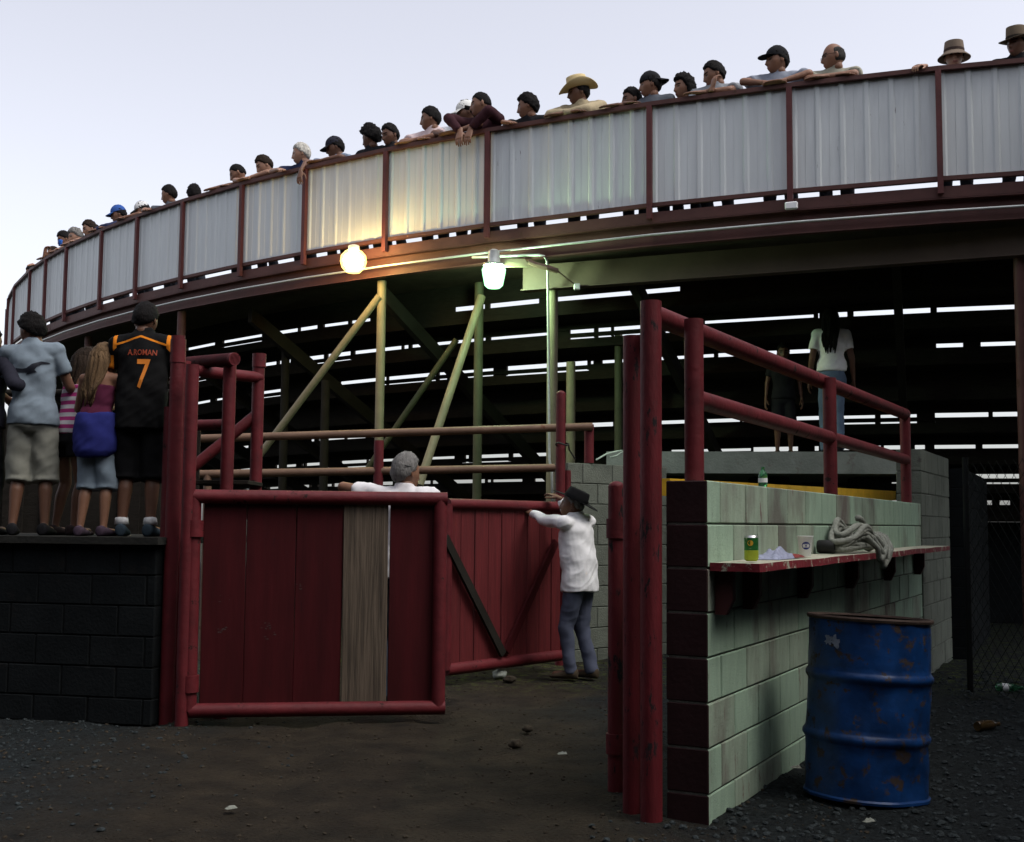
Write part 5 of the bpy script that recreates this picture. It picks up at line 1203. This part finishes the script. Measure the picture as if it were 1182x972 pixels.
# the jacket knotted round the girl's waist
def wrap(info, color, name='jacket'):
    mb = MB(); rs = []; n = 24; Hh = info['H']
    for h, w, d, o_ in ((.40, .088, .070, -.016), (.43, .112, .088, -.012), (.50, .118, .092, -.008), (.565, .112, .084, -.006), (.605, .104, .078, -.002), (.622, .098, .074, 0)):
        c, u, f = info['sp'](h); x = f.cross(u)
        rs.append([c + f * o_ * Hh + x * (w * .99 * Hh * math.cos(q)) + f * (d * 1.02 * Hh * math.sin(q)) for q in [2 * PI * k / n for k in range(n)]])
    mb.rings(rs); root = info['root']
    c, u, f = info['sp'](.60)
    mb.cap(c + f * .07 * Hh, c + f * .085 * Hh - u * .16 * Hh + V3(.03, 0, 0), .02 * Hh, .014 * Hh)
    def done(q):
        me = bpy.data.meshes.new(name); me.from_pydata(q['co'].tolist(), [], q['f']); me.materials.append(cloth(color)); me.shade_smooth(); link(name, me, root)
    QUEUE.append(dict(mb=mb, vox=.0115, smooth=3, wr=.011, seed=3, done=done))
wrap(bp_, (.018, .022, .13))
# pipe rail the children lean on
kr = thing('pipe_rail', 'dark pipe rail in front of the children on the ledge', 'rail', (-3.4, 8.95, LEDGE))
pipe((-5.2, 9.0, LEDGE + 1.05), (-2.5, 8.78, LEDGE + 1.05), .03, 'rail', DARKST, kr)
for x_, y_ in ((-5.1, 8.99), (-2.6, 8.79)): pipe((x_, y_, LEDGE), (x_, y_, LEDGE + 1.05), .03, 'post', DARKST, kr)
# white socks of the boy in the jersey
for (hj, kn, ank, fa, fz) in b7['leg']: MB().tube([V3(ank.x, ank.y, fz + .05 * H7), V3(ank.x, ank.y, fz + .075 * H7), lerp(ank, kn, .10)], [.030 * H7, .026 * H7, .0255 * H7], 14).build('sock', cloth((.6, .6, .6)), b7['root'], True, world=False)
# ------------------------------------------------------------------ man at the far gate, man behind the near gate, figures under the stand
my, mH = 10.42, 1.63; mg = Vector((P(668, 780, my).x, my, 0)); myaw = R(62)
def ml(w): return to_local(mg, myaw, w)
man = person(mg, myaw, mH, 'man in a black brimmed hat and white shirt pushing the far gate', lean=5, head=(16, -5, 0), top=((.72, .72, .74), 'long'), bottom=((.075, .085, .125), 'jeans'), shoe=(.06, .045, .03), hair=('crop', GREYH), sk='brown', hem=.455, vox=.011,
      hat=('black', (.004, .004, .005), (.003, .003, .003)), shrug=.012, bw=1.10, twist=-8,
      arms=(dict(to=ml(P(612, 592, 10.74)), pole=(-.6, -.2, -.5), hand='flat', dir=ml(P(596, 580, 10.80)) - ml(P(612, 592, 10.74)), back=(-.6, -.2, .8)), dict(to=ml(P(646, 575, 10.82)), pole=(.5, 0, -.8), hand='relax', dir=ml(P(628, 566, 10.95)) - ml(P(646, 575, 10.82)), back=(0, 0, 1))),
      feet=((-.07, .08, 0, 6), (.08, -.05, 0, -12)))
gm_, gmg, gH = stand(468, 524.5, 8.72, 0, -5, 'grey haired man in a white shirt leaning behind the near gate, back turned', lean=0, head=(-38, 4, 0), top=((.66, .64, .66), 't'), bottom=((.05, .06, .09), 'jeans'), hair=('short', GREYH), sk='tan', vox=.012, shrug=.012, bw=1.02,
      arms=(dict(to=V3(-.30, .30, 1.50), pole=(-1, -.1, .3), hand='relax'), dict(to=V3(.17, .16, .95), pole=(.6, -1, 0), hand='relax')))
# glasses pushed onto the back of the head of the man behind the gate
mb = MB(); HMg = gm_['HM']
for s_ in (-1, 1): mb.tube([HMg @ V3(s_ * .078, .02, .02), HMg @ V3(s_ * .082, -.03, .03), HMg @ V3(s_ * .07, -.075, .035)], .0035, 6)
mb.build('sunglasses', BLACKM, gm_['root'], True, world=False)
stand(959, 357, 13.4, SLABZ, -8, 'woman in a white T-shirt and jeans walking away on the walkway', lean=0, head=(-10, 0, 0), top=((.90, .90, .92), 't'), bottom=((.12, .17, .25), 'jeans'), hair=('long', BLACKH), sk='brown', vox=.013, female=True, hem=.555, feet=((-.07, .10, 0, 4), (.06, -.06, 0, -4)))
stand(904, 398, 13.8, SLABZ, 170, 'dark figure in shorts in the shade of the walkway', lean=4, head=(0, 10, 0), top=((.014, .014, .018), 't'), bottom=((.012, .012, .016), 'shorts'), hair=('short', BLACKH), sk='brown', vox=.016)
remesh_all()
# glasses of the balding man and the blue cup on the rail
mb = MB(); HMb = bald_p['HM']
for s_ in (-1, 1):
    mb.tube([HMb @ V3(s_ * .031 + .019 * math.cos(t), .104, .002 + .015 * math.sin(t)) for t in np.linspace(0, 2 * PI, 15)[:-1]], .0025, 6, closed=True)
    mb.tube([HMb @ V3(s_ * .05, .102, .006), HMb @ V3(s_ * .079, .06, .008), HMb @ V3(s_ * .08, -.01, .008)], .0025, 6)
mb.build('glasses', WIRE, bald_p['root'], True, world=False)
c = P(69.5, 284, blue_p['root'].location.y - .35); c.z = max(c.z, HT + .005)
tag(MB().lathe([(.028, 0), (.036, .10), (.037, .105)], 20, Matrix.Translation(c)).build('drink_cup', mat('blue_plastic_cup', (.03, .14, .55), .4, .05, 9, bump=0), None, True), 'small blue cup held over the parapet at far left', 'cup')
# ------------------------------------------------------------------ prints on the shirts (laid on the cloth)
def project_print(shirt, polys, cx, cz, m, name, parent, mirror=False):
    """polys in local x,z; thrown from behind (-Y) onto the shirt back, 3 mm proud."""
    me = shirt.data; bv = BVHTree.FromPolygons([v.co.copy() for v in me.vertices], [tuple(p.vertices) for p in me.polygons]); mb = MB()
    V, Fc = polys; out = []
    for x, z in V:
        h = bv.ray_cast(Vector((cx + x, -2, cz + z)), Vector((0, 1, 0))); y = (h[0].y if h[0] else -.1); out.append((cx + x, y - .004, cz + z))
    return mb.add(out, Fc).build(name, m, parent, False, world=False)
def text_polys(txt, size, sx=1.0):
    cu = bpy.data.curves.new('t', 'FONT'); cu.body = txt; cu.size = size; cu.align_x = 'CENTER'; cu.resolution_u = 2; cu.offset = size * .012
    o = bpy.data.objects.new('t', cu); COL.objects.link(o); dg = bpy.context.evaluated_depsgraph_get(); me = bpy.data.meshes.new_from_object(o.evaluated_get(dg))
    bm = bmesh.new(); bm.from_mesh(me); bmesh.ops.triangulate(bm, faces=bm.faces)
    bmesh.ops.subdivide_edges(bm, edges=[e for e in bm.edges if e.calc_length() > size * .15], cuts=2, use_grid_fill=False); bmesh.ops.triangulate(bm, faces=bm.faces)
    bm.verts.index_update(); V = [(v.co.x * sx, v.co.y) for v in bm.verts]; Fc = [tuple(v.index for v in f.verts) for f in bm.faces]; bm.free()
    bpy.data.objects.remove(o); bpy.data.curves.remove(cu); bpy.data.meshes.remove(me); return V, Fc
PRN = mat('orange_print', (.62, .19, .02), .7, .1, 9, bump=0); PRR = mat('dull_red_print', (.30, .05, .02), .7, .15, 9, bump=0)
sb = b7['shirt'][0]
project_print(sb, text_polys('7', .29, .66), .03, .615 * H7, PRN, 'number_print', b7['root']); project_print(sb, text_polys('A.ROMAN', .058, .76), .02, .752 * H7, PRR, 'name_print', b7['root'])
# bird emblem
bird = [(-.16, .02), (-.12, .035), (-.07, .03), (-.03, .035), (.02, .075), (.09, .10), (.15, .095), (.165, .085), (.10, .075), (.06, .05), (.04, .02), (.065, .0), (.02, -.005), (-.03, -.02), (-.02, -.002), (-.08, .0), (-.13, .0)]
def fan(poly, n=5):
    bm = bmesh.new(); vs2 = [bm.verts.new((x, z, 0)) for x, z in poly]; bm.faces.new(vs2); bmesh.ops.triangulate(bm, faces=bm.faces)
    for _ in range(2): bmesh.ops.subdivide_edges(bm, edges=bm.edges[:], cuts=1, use_grid_fill=True)
    bmesh.ops.triangulate(bm, faces=bm.faces); bm.verts.index_update(); r_ = [(v.co.x, v.co.y) for v in bm.verts], [tuple(v.index for v in f.verts) for f in bm.faces]; bm.free(); return r_
project_print(bg_['shirt'][0], fan([(x * .78, z * .8) for x, z in bird]), -.01, .715 * Hg, mat('navy_print', (.008, .01, .018), .7, .1, 9, bump=0), 'bird_print', bg_['root'])
